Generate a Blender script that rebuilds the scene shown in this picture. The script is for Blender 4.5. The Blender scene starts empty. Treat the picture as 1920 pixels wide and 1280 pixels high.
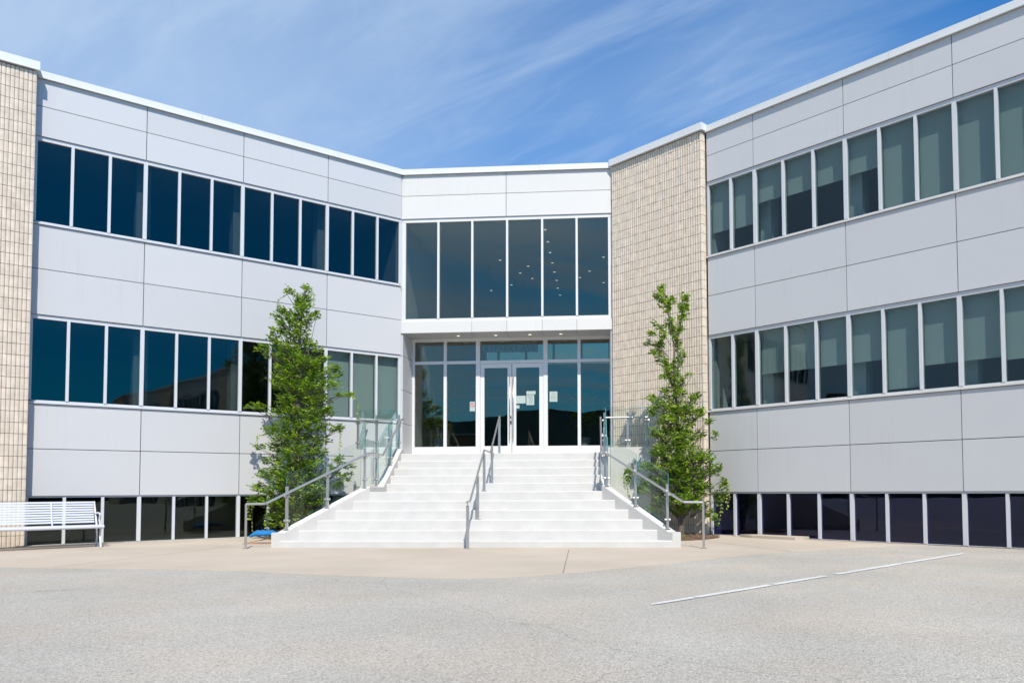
import bpy, bmesh, math, random
import numpy as np
from mathutils import Vector, Matrix
random.seed(7)
R_ = math.radians
S = bpy.context.scene
COL = S.collection

# ------------------------------------------------------------------ camera
cd = bpy.data.cameras.new('camera'); cam = bpy.data.objects.new('camera', cd); COL.objects.link(cam)
cd.sensor_fit = 'HORIZONTAL'; cd.sensor_width = 36; cd.lens = 27.0
cd.shift_x = -146.63/1920; cd.shift_y = 213.63/1920
cd.clip_start = 0.05; cd.clip_end = 2000
_p, _r = 0.044546, 0.005315
_cp, _sp, _c, _s = math.cos(_p), math.sin(_p), math.cos(_r), math.sin(_r)
fw = Vector((0, _cp, _sp)); up = Vector((0, -_sp, _cp)); rt = Vector((1, 0, 0))
r2 = rt*_c - up*_s; u2 = rt*_s + up*_c
m = Matrix.Identity(4)
for i in range(3):
    m[i][0] = r2[i]; m[i][1] = u2[i]; m[i][2] = -fw[i]
m[2][3] = 1.0
cam.matrix_world = m
S.camera = cam

# ------------------------------------------------------------------ light
SUN_EL, SUN_AZ = R_(49.0), R_(15.0)       # azimuth measured from -Y towards +X
sun_dir = Vector((math.sin(SUN_AZ)*math.cos(SUN_EL), -math.cos(SUN_AZ)*math.cos(SUN_EL), math.sin(SUN_EL)))
sd = bpy.data.lights.new('sun', 'SUN'); sd.energy = 4.5; sd.angle = R_(0.53); sd.color = (1.0, 0.93, 0.82)
so = bpy.data.objects.new('sun', sd); COL.objects.link(so)
so.rotation_euler = sun_dir.to_track_quat('Z', 'Y').to_euler(); so.location = (6, -20, 30)

W = bpy.data.worlds.new('World'); S.world = W; W.use_nodes = True
nt = W.node_tree; nt.nodes.clear()
def N(t, **k):
    n = nt.nodes.new(t)
    for a, b in k.items(): setattr(n, a, b)
    return n
out = N('ShaderNodeOutputWorld'); bg = N('ShaderNodeBackground'); bg.inputs[1].default_value = 0.12
sky = N('ShaderNodeTexSky'); sky.sky_type = 'NISHITA'; sky.sun_disc = False
sky.sun_elevation = SUN_EL
sky.sun_rotation = math.atan2(sun_dir.x, sun_dir.y)
sky.air_density = 1.0; sky.dust_density = 0.6; sky.ozone_density = 2.2; sky.altitude = 200
hs = N('ShaderNodeHueSaturation'); hs.inputs['Saturation'].default_value = 1.1; hs.inputs['Value'].default_value = 1.0
tint = N('ShaderNodeVectorMath', operation='MULTIPLY'); tint.inputs[1].default_value = (0.15, 0.80, 1.32)
nt.links.new(sky.outputs[0], tint.inputs[0]); nt.links.new(tint.outputs[0], hs.inputs['Color'])
# thin cirrus: project the view direction on a high flat layer and stretch the noise along the wind
tc = N('ShaderNodeTexCoord'); sx = N('ShaderNodeSeparateXYZ'); nt.links.new(tc.outputs['Generated'], sx.inputs[0])
def MA(op, a, b=None, c=None, clamp=False):
    n = N('ShaderNodeMath', operation=op); n.use_clamp = clamp
    for i, v in enumerate((a, b, c)):
        if v is None: continue
        if isinstance(v, (int, float)): n.inputs[i].default_value = v
        else: nt.links.new(v, n.inputs[i])
    return n.outputs[0]
zc = MA('ADD', MA('MAXIMUM', sx.outputs[2], 0.0), 0.12)
cxy = N('ShaderNodeCombineXYZ')
nt.links.new(MA('DIVIDE', sx.outputs[0], zc), cxy.inputs[0]); nt.links.new(MA('DIVIDE', sx.outputs[1], zc), cxy.inputs[1])
def cloud(rot, sc, loc, scale, detail, rough, dist):
    mr = N('ShaderNodeMapping'); mr.inputs['Rotation'].default_value = (0, 0, rot)
    mp = N('ShaderNodeMapping'); mp.inputs['Scale'].default_value = sc; mp.inputs['Location'].default_value = loc
    nt.links.new(cxy.outputs[0], mr.inputs[0]); nt.links.new(mr.outputs[0], mp.inputs[0])
    n = N('ShaderNodeTexNoise'); n.inputs['Scale'].default_value = scale; n.inputs['Detail'].default_value = detail
    n.inputs['Roughness'].default_value = rough; n.inputs['Distortion'].default_value = dist
    nt.links.new(mp.outputs[0], n.inputs['Vector']); return n.outputs[0]
def RAMP(v, a, b, lo=0.0, hi=1.0):
    n = N('ShaderNodeMapRange'); n.interpolation_type = 'SMOOTHSTEP'
    n.inputs[1].default_value = a; n.inputs[2].default_value = b; n.inputs[3].default_value = lo; n.inputs[4].default_value = hi
    nt.links.new(v, n.inputs[0]); return n.outputs[0]
streak = RAMP(cloud(R_(34), (0.45, 1.9, 1), (1.3, 0.7, 0), 2.0, 7, 0.58, 0.7), 0.40, 0.76, 0, 0.58)
fine = RAMP(cloud(R_(42), (0.8, 2.6, 1), (4.3, 2.7, 0), 4.2, 8, 0.62, 0.9), 0.40, 0.85, 0, 0.26)
veil = RAMP(cloud(R_(30), (0.8, 1.3, 1), (0.35, 3.1, 0), 0.6, 4, 0.5, 0.3), 0.36, 0.66, 0, 0.36)
# the veil of cirrus thickens towards the west (left)
west = RAMP(MA('ADD', MA('MULTIPLY', sx.outputs[0], -1.0), MA('MULTIPLY', sx.outputs[1], 0.12)), -0.05, 0.60, 0.08, 0.66)
inv = lambda v: MA('SUBTRACT', 1.0, v)
mask = inv(MA('MULTIPLY', MA('MULTIPLY', inv(streak), inv(fine)), MA('MULTIPLY', inv(veil), inv(west))))
mask = MA('MULTIPLY', mask, RAMP(sx.outputs[2], -0.02, 0.10))
mask = MA('MULTIPLY', mask, RAMP(MA('SUBTRACT', sx.outputs[0], MA('MULTIPLY', sx.outputs[2], 0.25)), 0.02, 0.40, 1.0, 0.03))
mx = N('ShaderNodeMix', data_type='RGBA'); mx.inputs[7].default_value = (3.7, 4.8, 6.3, 1)
nt.links.new(mask, mx.inputs[0]); nt.links.new(hs.outputs[0], mx.inputs[6])
nt.links.new(mx.outputs[2], bg.inputs[0]); nt.links.new(bg.outputs[0], out.inputs[0])

S.view_settings.view_transform = 'Standard'; S.view_settings.look = 'None'
S.view_settings.exposure = 0.22; S.view_settings.gamma = 1.0; S.view_settings.use_curve_mapping = False
S.render.engine = 'CYCLES'
S.cycles.max_bounces = 8; S.cycles.transparent_max_bounces = 16; S.cycles.diffuse_bounces = 3

# ------------------------------------------------------------------ materials
def mat(name): 
    mm = bpy.data.materials.new(name); mm.use_nodes = True
    t = mm.node_tree; b = t.nodes['Principled BSDF']; return mm, t, b
def plain(name, col, rough=0.6, metal=0.0, var=0.0, scale=3.0, bump=0.0, bscale=60, spec=0.5, objvar=0.0):
    mm, t, b = mat(name)
    b.inputs['Roughness'].default_value = rough; b.inputs['Metallic'].default_value = metal
    b.inputs['Specular IOR Level'].default_value = spec
    src = None
    L = t.links.new
    if var or objvar:
        tcn = t.nodes.new('ShaderNodeTexCoord')
        geo = t.nodes.new('ShaderNodeNewGeometry')
        no = t.nodes.new('ShaderNodeTexNoise'); no.inputs['Scale'].default_value = scale; no.inputs['Detail'].default_value = 6
        L(geo.outputs['Position'], no.inputs['Vector'])
        mr = t.nodes.new('ShaderNodeMapRange'); mr.inputs[1].default_value = 0.3; mr.inputs[2].default_value = 0.7
        mr.inputs[3].default_value = 1-var; mr.inputs[4].default_value = 1+var
        L(no.outputs[0], mr.inputs[0]); f = mr.outputs[0]
        if objvar:
            oi = t.nodes.new('ShaderNodeObjectInfo')
            mo = t.nodes.new('ShaderNodeMapRange'); mo.inputs[3].default_value = 1-objvar; mo.inputs[4].default_value = 1+objvar
            L(oi.outputs['Random'], mo.inputs[0])
            mu = t.nodes.new('ShaderNodeMath'); mu.operation = 'MULTIPLY'; L(f, mu.inputs[0]); L(mo.outputs[0], mu.inputs[1]); f = mu.outputs[0]
        vm = t.nodes.new('ShaderNodeVectorMath'); vm.operation = 'SCALE'; vm.inputs[0].default_value = col
        L(f, vm.inputs['Scale']); L(vm.outputs[0], b.inputs['Base Color'])
    else: b.inputs['Base Color'].default_value = (*col, 1)
    if bump:
        geo2 = t.nodes.new('ShaderNodeNewGeometry')
        nb = t.nodes.new('ShaderNodeTexNoise'); nb.inputs['Scale'].default_value = bscale; nb.inputs['Detail'].default_value = 5
        L(geo2.outputs['Position'], nb.inputs['Vector'])
        bp = t.nodes.new('ShaderNodeBump'); bp.inputs['Strength'].default_value = bump; bp.inputs['Distance'].default_value = 0.02
        L(nb.outputs[0], bp.inputs['Height']); L(bp.outputs[0], b.inputs['Normal'])
    return mm

def panel_mat(name, col):
    # painted metal panel: faint rain streaks running down, slight oil-canning
    mm, t, b = mat(name); L = t.links.new
    b.inputs['Roughness'].default_value = 0.42; b.inputs['Specular IOR Level'].default_value = 0.4
    geo = t.nodes.new('ShaderNodeNewGeometry')
    mp = t.nodes.new('ShaderNodeMapping'); mp.inputs['Scale'].default_value = (9, 9, 0.5); L(geo.outputs['Position'], mp.inputs[0])
    n1 = t.nodes.new('ShaderNodeTexNoise'); n1.inputs['Scale'].default_value = 1.6; n1.inputs['Detail'].default_value = 7; L(mp.outputs[0], n1.inputs['Vector'])
    n2 = t.nodes.new('ShaderNodeTexNoise'); n2.inputs['Scale'].default_value = 0.45; n2.inputs['Detail'].default_value = 3; L(geo.outputs['Position'], n2.inputs['Vector'])
    a = t.nodes.new('ShaderNodeMapRange'); a.inputs[1].default_value = 0.52; a.inputs[2].default_value = 0.78; a.inputs[3].default_value = 0; a.inputs[4].default_value = 1; L(n1.outputs[0], a.inputs[0])
    c = t.nodes.new('ShaderNodeMapRange'); c.inputs[1].default_value = 0.48; c.inputs[2].default_value = 0.66; L(n2.outputs[0], c.inputs[0])
    mu = t.nodes.new('ShaderNodeMath'); mu.operation = 'MULTIPLY'; L(a.outputs[0], mu.inputs[0]); L(c.outputs[0], mu.inputs[1])
    oi = t.nodes.new('ShaderNodeObjectInfo'); mo = t.nodes.new('ShaderNodeMapRange'); mo.inputs[3].default_value = 0.965; mo.inputs[4].default_value = 1.025; L(oi.outputs['Random'], mo.inputs[0])
    vm = t.nodes.new('ShaderNodeVectorMath'); vm.operation = 'SCALE'; vm.inputs[0].default_value = col; L(mo.outputs[0], vm.inputs['Scale'])
    mixc = t.nodes.new('ShaderNodeMix'); mixc.data_type = 'RGBA'; L(vm.outputs[0], mixc.inputs[6])
    mixc.inputs[7].default_value = (col[0]*0.86, col[1]*0.85, col[2]*0.80, 1)
    sc = t.nodes.new('ShaderNodeMath'); sc.operation = 'MULTIPLY'; sc.inputs[1].default_value = 0.55; L(mu.outputs[0], sc.inputs[0])
    L(sc.outputs[0], mixc.inputs[0]); L(mixc.outputs[2], b.inputs['Base Color'])
    bn = t.nodes.new('ShaderNodeTexNoise'); bn.inputs['Scale'].default_value = 1.3; bn.inputs['Detail'].default_value = 2; L(geo.outputs['Position'], bn.inputs['Vector'])
    bp = t.nodes.new('ShaderNodeBump'); bp.inputs['Strength'].default_value = 0.25; bp.inputs['Distance'].default_value = 0.02; L(bn.outputs[0], bp.inputs['Height']); L(bp.outputs[0], b.inputs['Normal'])
    return mm

def glass_mat(name, trans, refl=(0.8, 0.93, 1.0), f0=0.05, boost=1.0, wav=0.0):
    """thin sheet: both faces carry this shader, trans is the tint of one face"""
    mm = bpy.data.materials.new(name); mm.use_nodes = True; t = mm.node_tree; t.nodes.clear(); L = t.links.new
    o = t.nodes.new('ShaderNodeOutputMaterial'); mixs = t.nodes.new('ShaderNodeMixShader')
    tr = t.nodes.new('ShaderNodeBsdfTransparent'); tr.inputs[0].default_value = (*[c**0.5 for c in trans], 1)
    gl = t.nodes.new('ShaderNodeBsdfGlossy'); gl.inputs[0].default_value = (*refl, 1); gl.inputs['Roughness'].default_value = 0.0
    lw = t.nodes.new('ShaderNodeLayerWeight'); lw.inputs['Blend'].default_value = 0.5
    pw = t.nodes.new('ShaderNodeMath'); pw.operation = 'POWER'; pw.inputs[1].default_value = 5.0; L(lw.outputs['Facing'], pw.inputs[0])
    mu = t.nodes.new('ShaderNodeMath'); mu.operation = 'MULTIPLY_ADD'; mu.use_clamp = True; mu.inputs[1].default_value = 0.9*boost; mu.inputs[2].default_value = f0*boost
    L(pw.outputs[0], mu.inputs[0]); L(mu.outputs[0], mixs.inputs[0]); L(tr.outputs[0], mixs.inputs[1]); L(gl.outputs[0], mixs.inputs[2])
    if wav:
        geo = t.nodes.new('ShaderNodeNewGeometry'); nb = t.nodes.new('ShaderNodeTexNoise'); nb.inputs['Scale'].default_value = 1.1; nb.inputs['Detail'].default_value = 2
        L(geo.outputs['Position'], nb.inputs['Vector'])
        bp = t.nodes.new('ShaderNodeBump'); bp.inputs['Strength'].default_value = wav; bp.inputs['Distance'].default_value = 0.01
        L(nb.outputs[0], bp.inputs['Height']); L(bp.outputs[0], gl.inputs['Normal'])
    L(mixs.outputs[0], o.inputs[0]); return mm

def emis(name, col, st):
    mm, t, b = mat(name); b.inputs['Base Color'].default_value = (*col, 1)
    b.inputs['Emission Color'].default_value = (*col, 1); b.inputs['Emission Strength'].default_value = st; return mm

M = {}
M['panel'] = panel_mat('panel_paint', (0.52, 0.522, 0.53))
M['white_panel'] = panel_mat('white_panel_paint', (0.64, 0.625, 0.60))
M['coping'] = plain('coping_metal', (0.66, 0.665, 0.66), 0.4, var=0.03, scale=1.5)
M['backing'] = plain('joint_backing', (0.06, 0.065, 0.075), 0.9)
M['frame'] = plain('window_frame', (0.56, 0.57, 0.59), 0.4, var=0.02)
M['white_frame'] = plain('white_frame', (0.66, 0.66, 0.66), 0.4, var=0.02)
M['sill'] = plain('sill_metal', (0.60, 0.58, 0.55), 0.5, var=0.06, scale=4)
M['glass_dark'] = glass_mat('tinted_glass_dark', (0.26, 0.31, 0.33), (0.74, 0.86, 0.80), 0.05, 1.0, wav=0.25)
M['glass_base'] = glass_mat('tinted_glass_basement', (0.20, 0.21, 0.40), (0.6, 0.65, 1.0), 0.05, 1.0, wav=0.10)
M['glass_right'] = glass_mat('tinted_glass_right', (0.52, 0.62, 0.62), (0.72, 0.82, 0.82), 0.04, 1.0, wav=0.22)
M['glass_lobby'] = glass_mat('lobby_glass', (0.50, 0.57, 0.57), (1.0, 0.86, 0.66), 0.10, 1.0, wav=0.05)
M['rail_glass'] = glass_mat('balustrade_glass', (0.87, 0.945, 0.93), (0.9, 1, 0.97), 0.035, 1.0)
M['glass_edge'] = plain('glass_edge', (0.10, 0.28, 0.26), 0.15)
M['steel'] = plain('brushed_steel', (0.55, 0.54, 0.52), 0.32, 0.85, var=0.05, scale=20)
M['brick'] = plain('cream_brick', (0.615, 0.53, 0.435), 0.9, var=0.12, scale=7, bump=0.35, bscale=55, objvar=0.07)
M['mortar'] = plain('mortar', (0.27, 0.225, 0.18), 0.95, var=0.1)
M['step'] = plain('painted_step', (0.55, 0.535, 0.51), 0.6, var=0.05, scale=3.5, bump=0.15, bscale=25)
M['inner'] = plain('interior_paint', (0.45, 0.46, 0.45), 0.9)
M['ceil'] = plain('ceiling_paint', (0.60, 0.60, 0.58), 0.9)
M['carpet'] = plain('carpet', (0.06, 0.06, 0.065), 0.95)
M['column'] = plain('column_paint', (0.50, 0.53, 0.50), 0.8)
M['blind'] = plain('blind_fabric', (0.46, 0.48, 0.44), 0.9)
M['soffit'] = plain('soffit_metal', (0.42, 0.42, 0.43), 0.45, var=0.02)
M['wood'] = plain('desk_wood', (0.24, 0.09, 0.035), 0.5, var=0.15, scale=8)
M['lamp'] = emis('lamp_lens', (1.0, 0.86, 0.66), 1.0)
M['bench'] = plain('bench_paint', (0.56, 0.58, 0.64), 0.35)
M['bark'] = plain('bark', (0.13, 0.105, 0.085), 0.95, var=0.3, scale=30, bump=0.8, bscale=40)
M['paper'] = plain('paper', (0.40, 0.47, 0.45), 0.8)
M['ink'] = plain('ink', (0.08, 0.08, 0.09), 0.8)
M['red'] = plain('red_print', (0.65, 0.10, 0.10), 0.7)
M['black'] = plain('black_plastic', (0.02, 0.02, 0.025), 0.5)
M['blue'] = plain('blue_cloth', (0.01, 0.16, 0.42), 0.85, var=0.2, scale=25)
M['orange'] = plain('orange_wood', (0.42, 0.20, 0.09), 0.6)
M['paint_line'] = None

def ground_mat(name, base, warm, sp_lo, sp_hi, sp_scale, patch, bump, stain=None, crack=False):
    mm, t, b = mat(name); L = t.links.new
    b.inputs['Roughness'].default_value = 0.92; b.inputs['Specular IOR Level'].default_value = 0.2
    geo = t.nodes.new('ShaderNodeNewGeometry')
    vo = t.nodes.new('ShaderNodeTexVoronoi'); vo.inputs['Scale'].default_value = sp_scale; L(geo.outputs['Position'], vo.inputs['Vector'])
    sepc = t.nodes.new('ShaderNodeSeparateColor'); L(vo.outputs['Color'], sepc.inputs[0])
    r1 = t.nodes.new('ShaderNodeMapRange'); r1.inputs[3].default_value = sp_lo; r1.inputs[4].default_value = sp_hi; L(sepc.outputs[0], r1.inputs[0])
    pit = t.nodes.new('ShaderNodeMapRange'); pit.inputs[1].default_value = 0.0; pit.inputs[2].default_value = 1.0; pit.inputs[3].default_value = 1.0; pit.inputs[4].default_value = 1.0
    nf = t.nodes.new('ShaderNodeTexNoise'); nf.inputs['Scale'].default_value = sp_scale*0.5; nf.inputs['Detail'].default_value = 8; nf.inputs['Roughness'].default_value = 0.8; L(geo.outputs['Position'], nf.inputs['Vector'])
    rf = t.nodes.new('ShaderNodeMapRange'); rf.inputs[1].default_value = 0.34; rf.inputs[2].default_value = 0.5; rf.inputs[3].default_value = 0.62 if sp_lo < 0.9 else 0.93; rf.inputs[4].default_value = 1.0; L(nf.outputs[0], rf.inputs[0])
    n2 = t.nodes.new('ShaderNodeTexNoise'); n2.inputs['Scale'].default_value = 0.55; n2.inputs['Detail'].default_value = 6; L(geo.outputs['Position'], n2.inputs['Vector'])
    r2_ = t.nodes.new('ShaderNodeMapRange'); r2_.inputs[1].default_value = 0.3; r2_.inputs[2].default_value = 0.7; r2_.inputs[3].default_value = 1-patch; r2_.inputs[4].default_value = 1+patch; L(n2.outputs[0], r2_.inputs[0])
    def mul(x, y):
        q = t.nodes.new('ShaderNodeMath'); q.operation = 'MULTIPLY'; L(x, q.inputs[0]); L(y, q.inputs[1]); return q.outputs[0]
    f = mul(mul(r1.outputs[0], rf.outputs[0]), r2_.outputs[0])
    n3 = t.nodes.new('ShaderNodeTexNoise'); n3.inputs['Scale'].default_value = 0.8; n3.inputs['Detail'].default_value = 5; 
    mp3 = t.nodes.new('ShaderNodeMapping'); mp3.inputs['Location'].default_value = (7.3, 2.2, 0); L(geo.outputs['Position'], mp3.inputs[0]); L(mp3.outputs[0], n3.inputs['Vector'])
    r3 = t.nodes.new('ShaderNodeMapRange'); r3.inputs[1].default_value = 0.42; r3.inputs[2].default_value = 0.68; L(n3.outputs[0], r3.inputs[0])
    mc = t.nodes.new('ShaderNodeMix'); mc.data_type = 'RGBA'; mc.inputs[6].default_value = (*base, 1); mc.inputs[7].default_value = (*warm, 1); L(r3.outputs[0], mc.inputs[0])
    if crack:
        ve = t.nodes.new('ShaderNodeTexVoronoi'); ve.feature = 'DISTANCE_TO_EDGE'; ve.inputs['Scale'].default_value = 0.16
        nd = t.nodes.new('ShaderNodeTexNoise'); nd.inputs['Scale'].default_value = 2.0; nd.inputs['Detail'].default_value = 5; L(geo.outputs['Position'], nd.inputs['Vector'])
        va = t.nodes.new('ShaderNodeVectorMath'); va.operation = 'MULTIPLY_ADD'; va.inputs[1].default_value = (0.5, 0.5, 0); L(nd.outputs['Color'], va.inputs[0]); L(geo.outputs['Position'], va.inputs[2]); L(va.outputs[0], ve.inputs['Vector'])
        rc = t.nodes.new('ShaderNodeMapRange'); rc.inputs[1].default_value = 0.0; rc.inputs[2].default_value = 0.0016; rc.inputs[3].default_value = 0.75; rc.inputs[4].default_value = 1.0; L(ve.outputs['Distance'], rc.inputs[0])
        f = mul(f, rc.outputs[0])
    vm = t.nodes.new('ShaderNodeVectorMath'); vm.operation = 'SCALE'; L(mc.outputs[2], vm.inputs[0]); L(f, vm.inputs['Scale'])
    L(vm.outputs[0], b.inputs['Base Color'])
    if bump:
        bp = t.nodes.new('ShaderNodeBump'); bp.inputs['Strength'].default_value = bump; bp.inputs['Distance'].default_value = 0.012
        ad = t.nodes.new('ShaderNodeMath'); ad.operation = 'ADD'; L(vo.outputs['Distance'], ad.inputs[0]); L(nf.outputs[0], ad.inputs[1])
        L(ad.outputs[0], bp.inputs['Height']); L(bp.outputs[0], b.inputs['Normal'])
    return mm
M['asphalt'] = ground_mat('worn_asphalt', (0.49, 0.46, 0.41), (0.51, 0.455, 0.39), 0.66, 1.16, 115, 0.10, 0.5, crack=True)
M['concrete'] = ground_mat('concrete_apron', (0.475, 0.405, 0.33), (0.50, 0.43, 0.36), 0.95, 1.03, 140, 0.085, 0.06, crack=False)
M['line'] = ground_mat('line_paint', (0.70, 0.70, 0.69), (0.66, 0.66, 0.64), 0.80, 1.05, 150, 0.10, 0.3)
M['mulch'] = plain('mulch', (0.16, 0.10, 0.065), 0.95, var=0.5, scale=40)
M['soil_strip'] = plain('dusty_gravel', (0.22, 0.18, 0.14), 0.95, var=0.4, scale=40)
M['grass'] = plain('grass', (0.06, 0.12, 0.03), 0.95, var=0.3, scale=3)
M['rock'] = plain('stone_grey', (0.24, 0.21, 0.19), 0.95, var=0.4, scale=20)
M['clerestory'] = glass_mat('clerestory_glass', (0.24, 0.38, 0.27), (0.65, 0.85, 1.0), 0.04, 1.0)
M['hill'] = plain('woodland', (0.025, 0.045, 0.018), 0.95, var=0.5, scale=0.4)

def leaf_mat():
    mm = bpy.data.materials.new('leaf'); mm.use_nodes = True; t = mm.node_tree; t.nodes.clear(); L = t.links.new
    o = t.nodes.new('ShaderNodeOutputMaterial'); ad = t.nodes.new('ShaderNodeMixShader'); ad.inputs[0].default_value = 0.35
    pb = t.nodes.new('ShaderNodeBsdfPrincipled'); pb.inputs['Roughness'].default_value = 0.45; pb.inputs['Specular IOR Level'].default_value = 0.45
    tl = t.nodes.new('ShaderNodeBsdfTranslucent')
    at = t.nodes.new('ShaderNodeAttribute'); at.attribute_name = 'tone'
    cr = t.nodes.new('ShaderNodeValToRGB'); e = cr.color_ramp.elements
    e[0].position = 0; e[0].color = (0.05, 0.11, 0.012, 1); e[1].position = 1; e[1].color = (0.44, 0.56, 0.06, 1)
    ne = e.new(0.55); ne.color = (0.17, 0.285, 0.025, 1)
    L(at.outputs['Fac'], cr.inputs[0]); L(cr.outputs[0], pb.inputs['Base Color'])
    br = t.nodes.new('ShaderNodeVectorMath'); br.operation = 'MULTIPLY'; br.inputs[1].default_value = (1.5, 1.55, 0.8); L(cr.outputs[0], br.inputs[0]); L(br.outputs[0], tl.inputs[0])
    L(pb.outputs[0], ad.inputs[1]); L(tl.outputs[0], ad.inputs[2]); L(ad.outputs[0], o.inputs[0]); return mm
M['leaf'] = leaf_mat()

# ------------------------------------------------------------------ helpers
class MB:
    def __init__(s): s.v = []; s.f = []; s.mi = []
    def add(s, vs, fs, mi=0):
        n = len(s.v); s.v += [tuple(map(float, v)) for v in vs]; s.f += [tuple(n+i for i in f) for f in fs]; s.mi += [mi]*len(fs); return s
    def hexa(s, vs, mi=0):   # vs: 4 bottom ccw, 4 top ccw
        return s.add(vs, [(3,2,1,0),(4,5,6,7),(0,1,5,4),(1,2,6,5),(2,3,7,6),(3,0,4,7)], mi)
    def box(s, a, b, mi=0):
        x0,y0,z0 = a; x1,y1,z1 = b
        return s.hexa([(x0,y0,z0),(x1,y0,z0),(x1,y1,z0),(x0,y1,z0),(x0,y0,z1),(x1,y0,z1),(x1,y1,z1),(x0,y1,z1)], mi)
    def prism(s, poly, z0, z1, mi=0):
        n = len(poly)
        s.add([(x,y,z0) for x,y in poly]+[(x,y,z1) for x,y in poly],
              [tuple(range(n))[::-1], tuple(range(n, 2*n))]+[(i,(i+1)%n,n+(i+1)%n,n+i) for i in range(n)], mi); return s
    def tube(s, pts, r, n=8, mi=0, caps=True):
        pts = [Vector(p) for p in pts]; rs = r if isinstance(r, (list, tuple)) else [r]*len(pts)
        rings = []
        for i, p in enumerate(pts):
            d = (pts[min(i+1, len(pts)-1)]-pts[max(i-1, 0)]).normalized()
            ref = Vector((0,0,1)) if abs(d.z) < 0.9 else Vector((1,0,0))
            a = d.cross(ref).normalized(); b = d.cross(a)
            k = 1.0
            rings.append([p+(a*math.cos(2*math.pi*j/n)+b*math.sin(2*math.pi*j/n))*rs[i]*k for j in range(n)])
        vs = [v for r_ in rings for v in r_]; fs = []
        for i in range(len(pts)-1):
            for j in range(n):
                fs.append((i*n+j, i*n+(j+1)%n, (i+1)*n+(j+1)%n, (i+1)*n+j))
        if caps: fs += [tuple(range(n))[::-1], tuple((len(pts)-1)*n+j for j in range(n))]
        return s.add(vs, fs, mi)
    def build(s, name, mats, parent=None, smooth=False, origin=None):
        me = bpy.data.meshes.new(name)
        vs = [Vector(v) for v in s.v]
        if origin is None:
            lo = [min(v[i] for v in vs) for i in range(3)]; hi = [max(v[i] for v in vs) for i in range(3)]
            origin = Vector(((lo[0]+hi[0])/2, (lo[1]+hi[1])/2, lo[2]))
        origin = Vector(origin)
        me.from_pydata([v-origin for v in vs], [], s.f); me.update()
        bm = bmesh.new(); bm.from_mesh(me); bmesh.ops.recalc_face_normals(bm, faces=bm.faces); bm.to_mesh(me); bm.free()
        if not isinstance(mats, (list, tuple)): mats = [mats]
        for q in mats: me.materials.append(q)
        for p, k in zip(me.polygons, s.mi): p.material_index = k
        if smooth:
            for p in me.polygons: p.use_smooth = True
        o = bpy.data.objects.new(name, me); COL.objects.link(o)
        return place(o, origin, parent)
WORLD = {}
def place(o, origin, parent=None):
    WORLD[o.name] = Vector(origin)
    if parent is not None:
        o.parent = parent; o.location = Vector(origin)-WORLD[parent.name]
    else: o.location = origin
    return o
def empty(name, loc):
    o = bpy.data.objects.new(name, None); COL.objects.link(o); o.empty_display_size = 0.3
    return place(o, loc)
def tag(o, label=None, cat=None, group=None, kind=None):
    if label: o['label'] = label
    if cat: o['category'] = cat
    if group: o['group'] = group
    if kind: o['kind'] = kind
    return o

# ------------------------------------------------------------------ ground
def sheet(name, poly, z, m_, label=None, kind='structure'):
    o = MB().add([(x, y, z) for x, y in poly], [tuple(range(len(poly)))]).build(name, m_)
    if o.data.polygons[0].normal.z < 0:
        o.data.flip_normals()
    return tag(o, label, None, None, kind)
sheet('ground', [(-400,-400),(400,-400),(400,400),(-400,400)], -0.05, M['grass'], 'open grassy ground around the lot')
sheet('parking_lot', [(-60,-42),(60,-42),(60,60),(-60,60)], -0.004, M['asphalt'], 'worn pale grey asphalt of the parking lot in front of the stairs')
edge = [(-16,13.2),(-11.5,11.6),(-9.4,10.75),(-7.96,10.40),(-6.75,10.20),(-5.62,10.06),(-4.43,9.75),(-3.25,9.27),(-2.2,8.93),(-1.44,8.80),(-0.67,9.02),(0.15,9.64),(1.1,10.5),(2.37,11.68),(3.4,12.42),(4.45,13.04),(5.3,13.42),(6.09,13.62),(7.0,13.4),(9.5,11.2)]
se = []
for i in range(len(edge)-1):
    a, b = Vector(edge[i]), Vector(edge[i+1])
    for k in range(6):
        p = a.lerp(b, k/6.0); se.append((p.x+random.uniform(-.012,.012), p.y+random.uniform(-.02,.02)))
se.append(edge[-1])
o = MB().prism(se+[(12,24),(-18,30)], -0.03, 0.0).build('pavement', M['concrete']); tag(o, 'warm tan concrete apron around the foot of the stairs', None, None, 'structure')
# painted bay line, worn through at three places
def line_piece(t0, t1, w0, w1):
    a = Vector((0.52, 6.74)); b = Vector((5.70, 11.80)); d = (b-a).normalized(); n = Vector((-d.y, d.x))
    L_ = (b-a).length; p = a+d*t0*L_; q = a+d*t1*L_; P1 = []; P2 = []
    k = max(3, int((t1-t0)*40))
    for i in range(k+1):
        c = p.lerp(q, i/k); w = w0+(w1-w0)*i/k
        P1.append(c-n*(w/2+random.uniform(-.006,.006))); P2.append(c+n*(w/2+random.uniform(-.006,.006)))
    poly = [(v.x, v.y) for v in P1]+[(v.x, v.y) for v in P2[::-1]]
    return poly
mb = MB()
for t0, t1, w0, w1 in ((0,.012,.02,.07),(.012,.085,.075,.085),(.088,.262,.085,.085),(.268,.42,.08,.085),(.452,.70,.08,.09),(.705,1.0,.09,.085)):
    pl = line_piece(t0, t1, w0, w1); mb.add([(x,y,0.002) for x,y in pl], [tuple(range(len(pl)))])
o = mb.build('parking_line', M['line']); tag(o, 'worn white painted bay line crossing the asphalt at right', None, None, 'structure')
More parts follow.
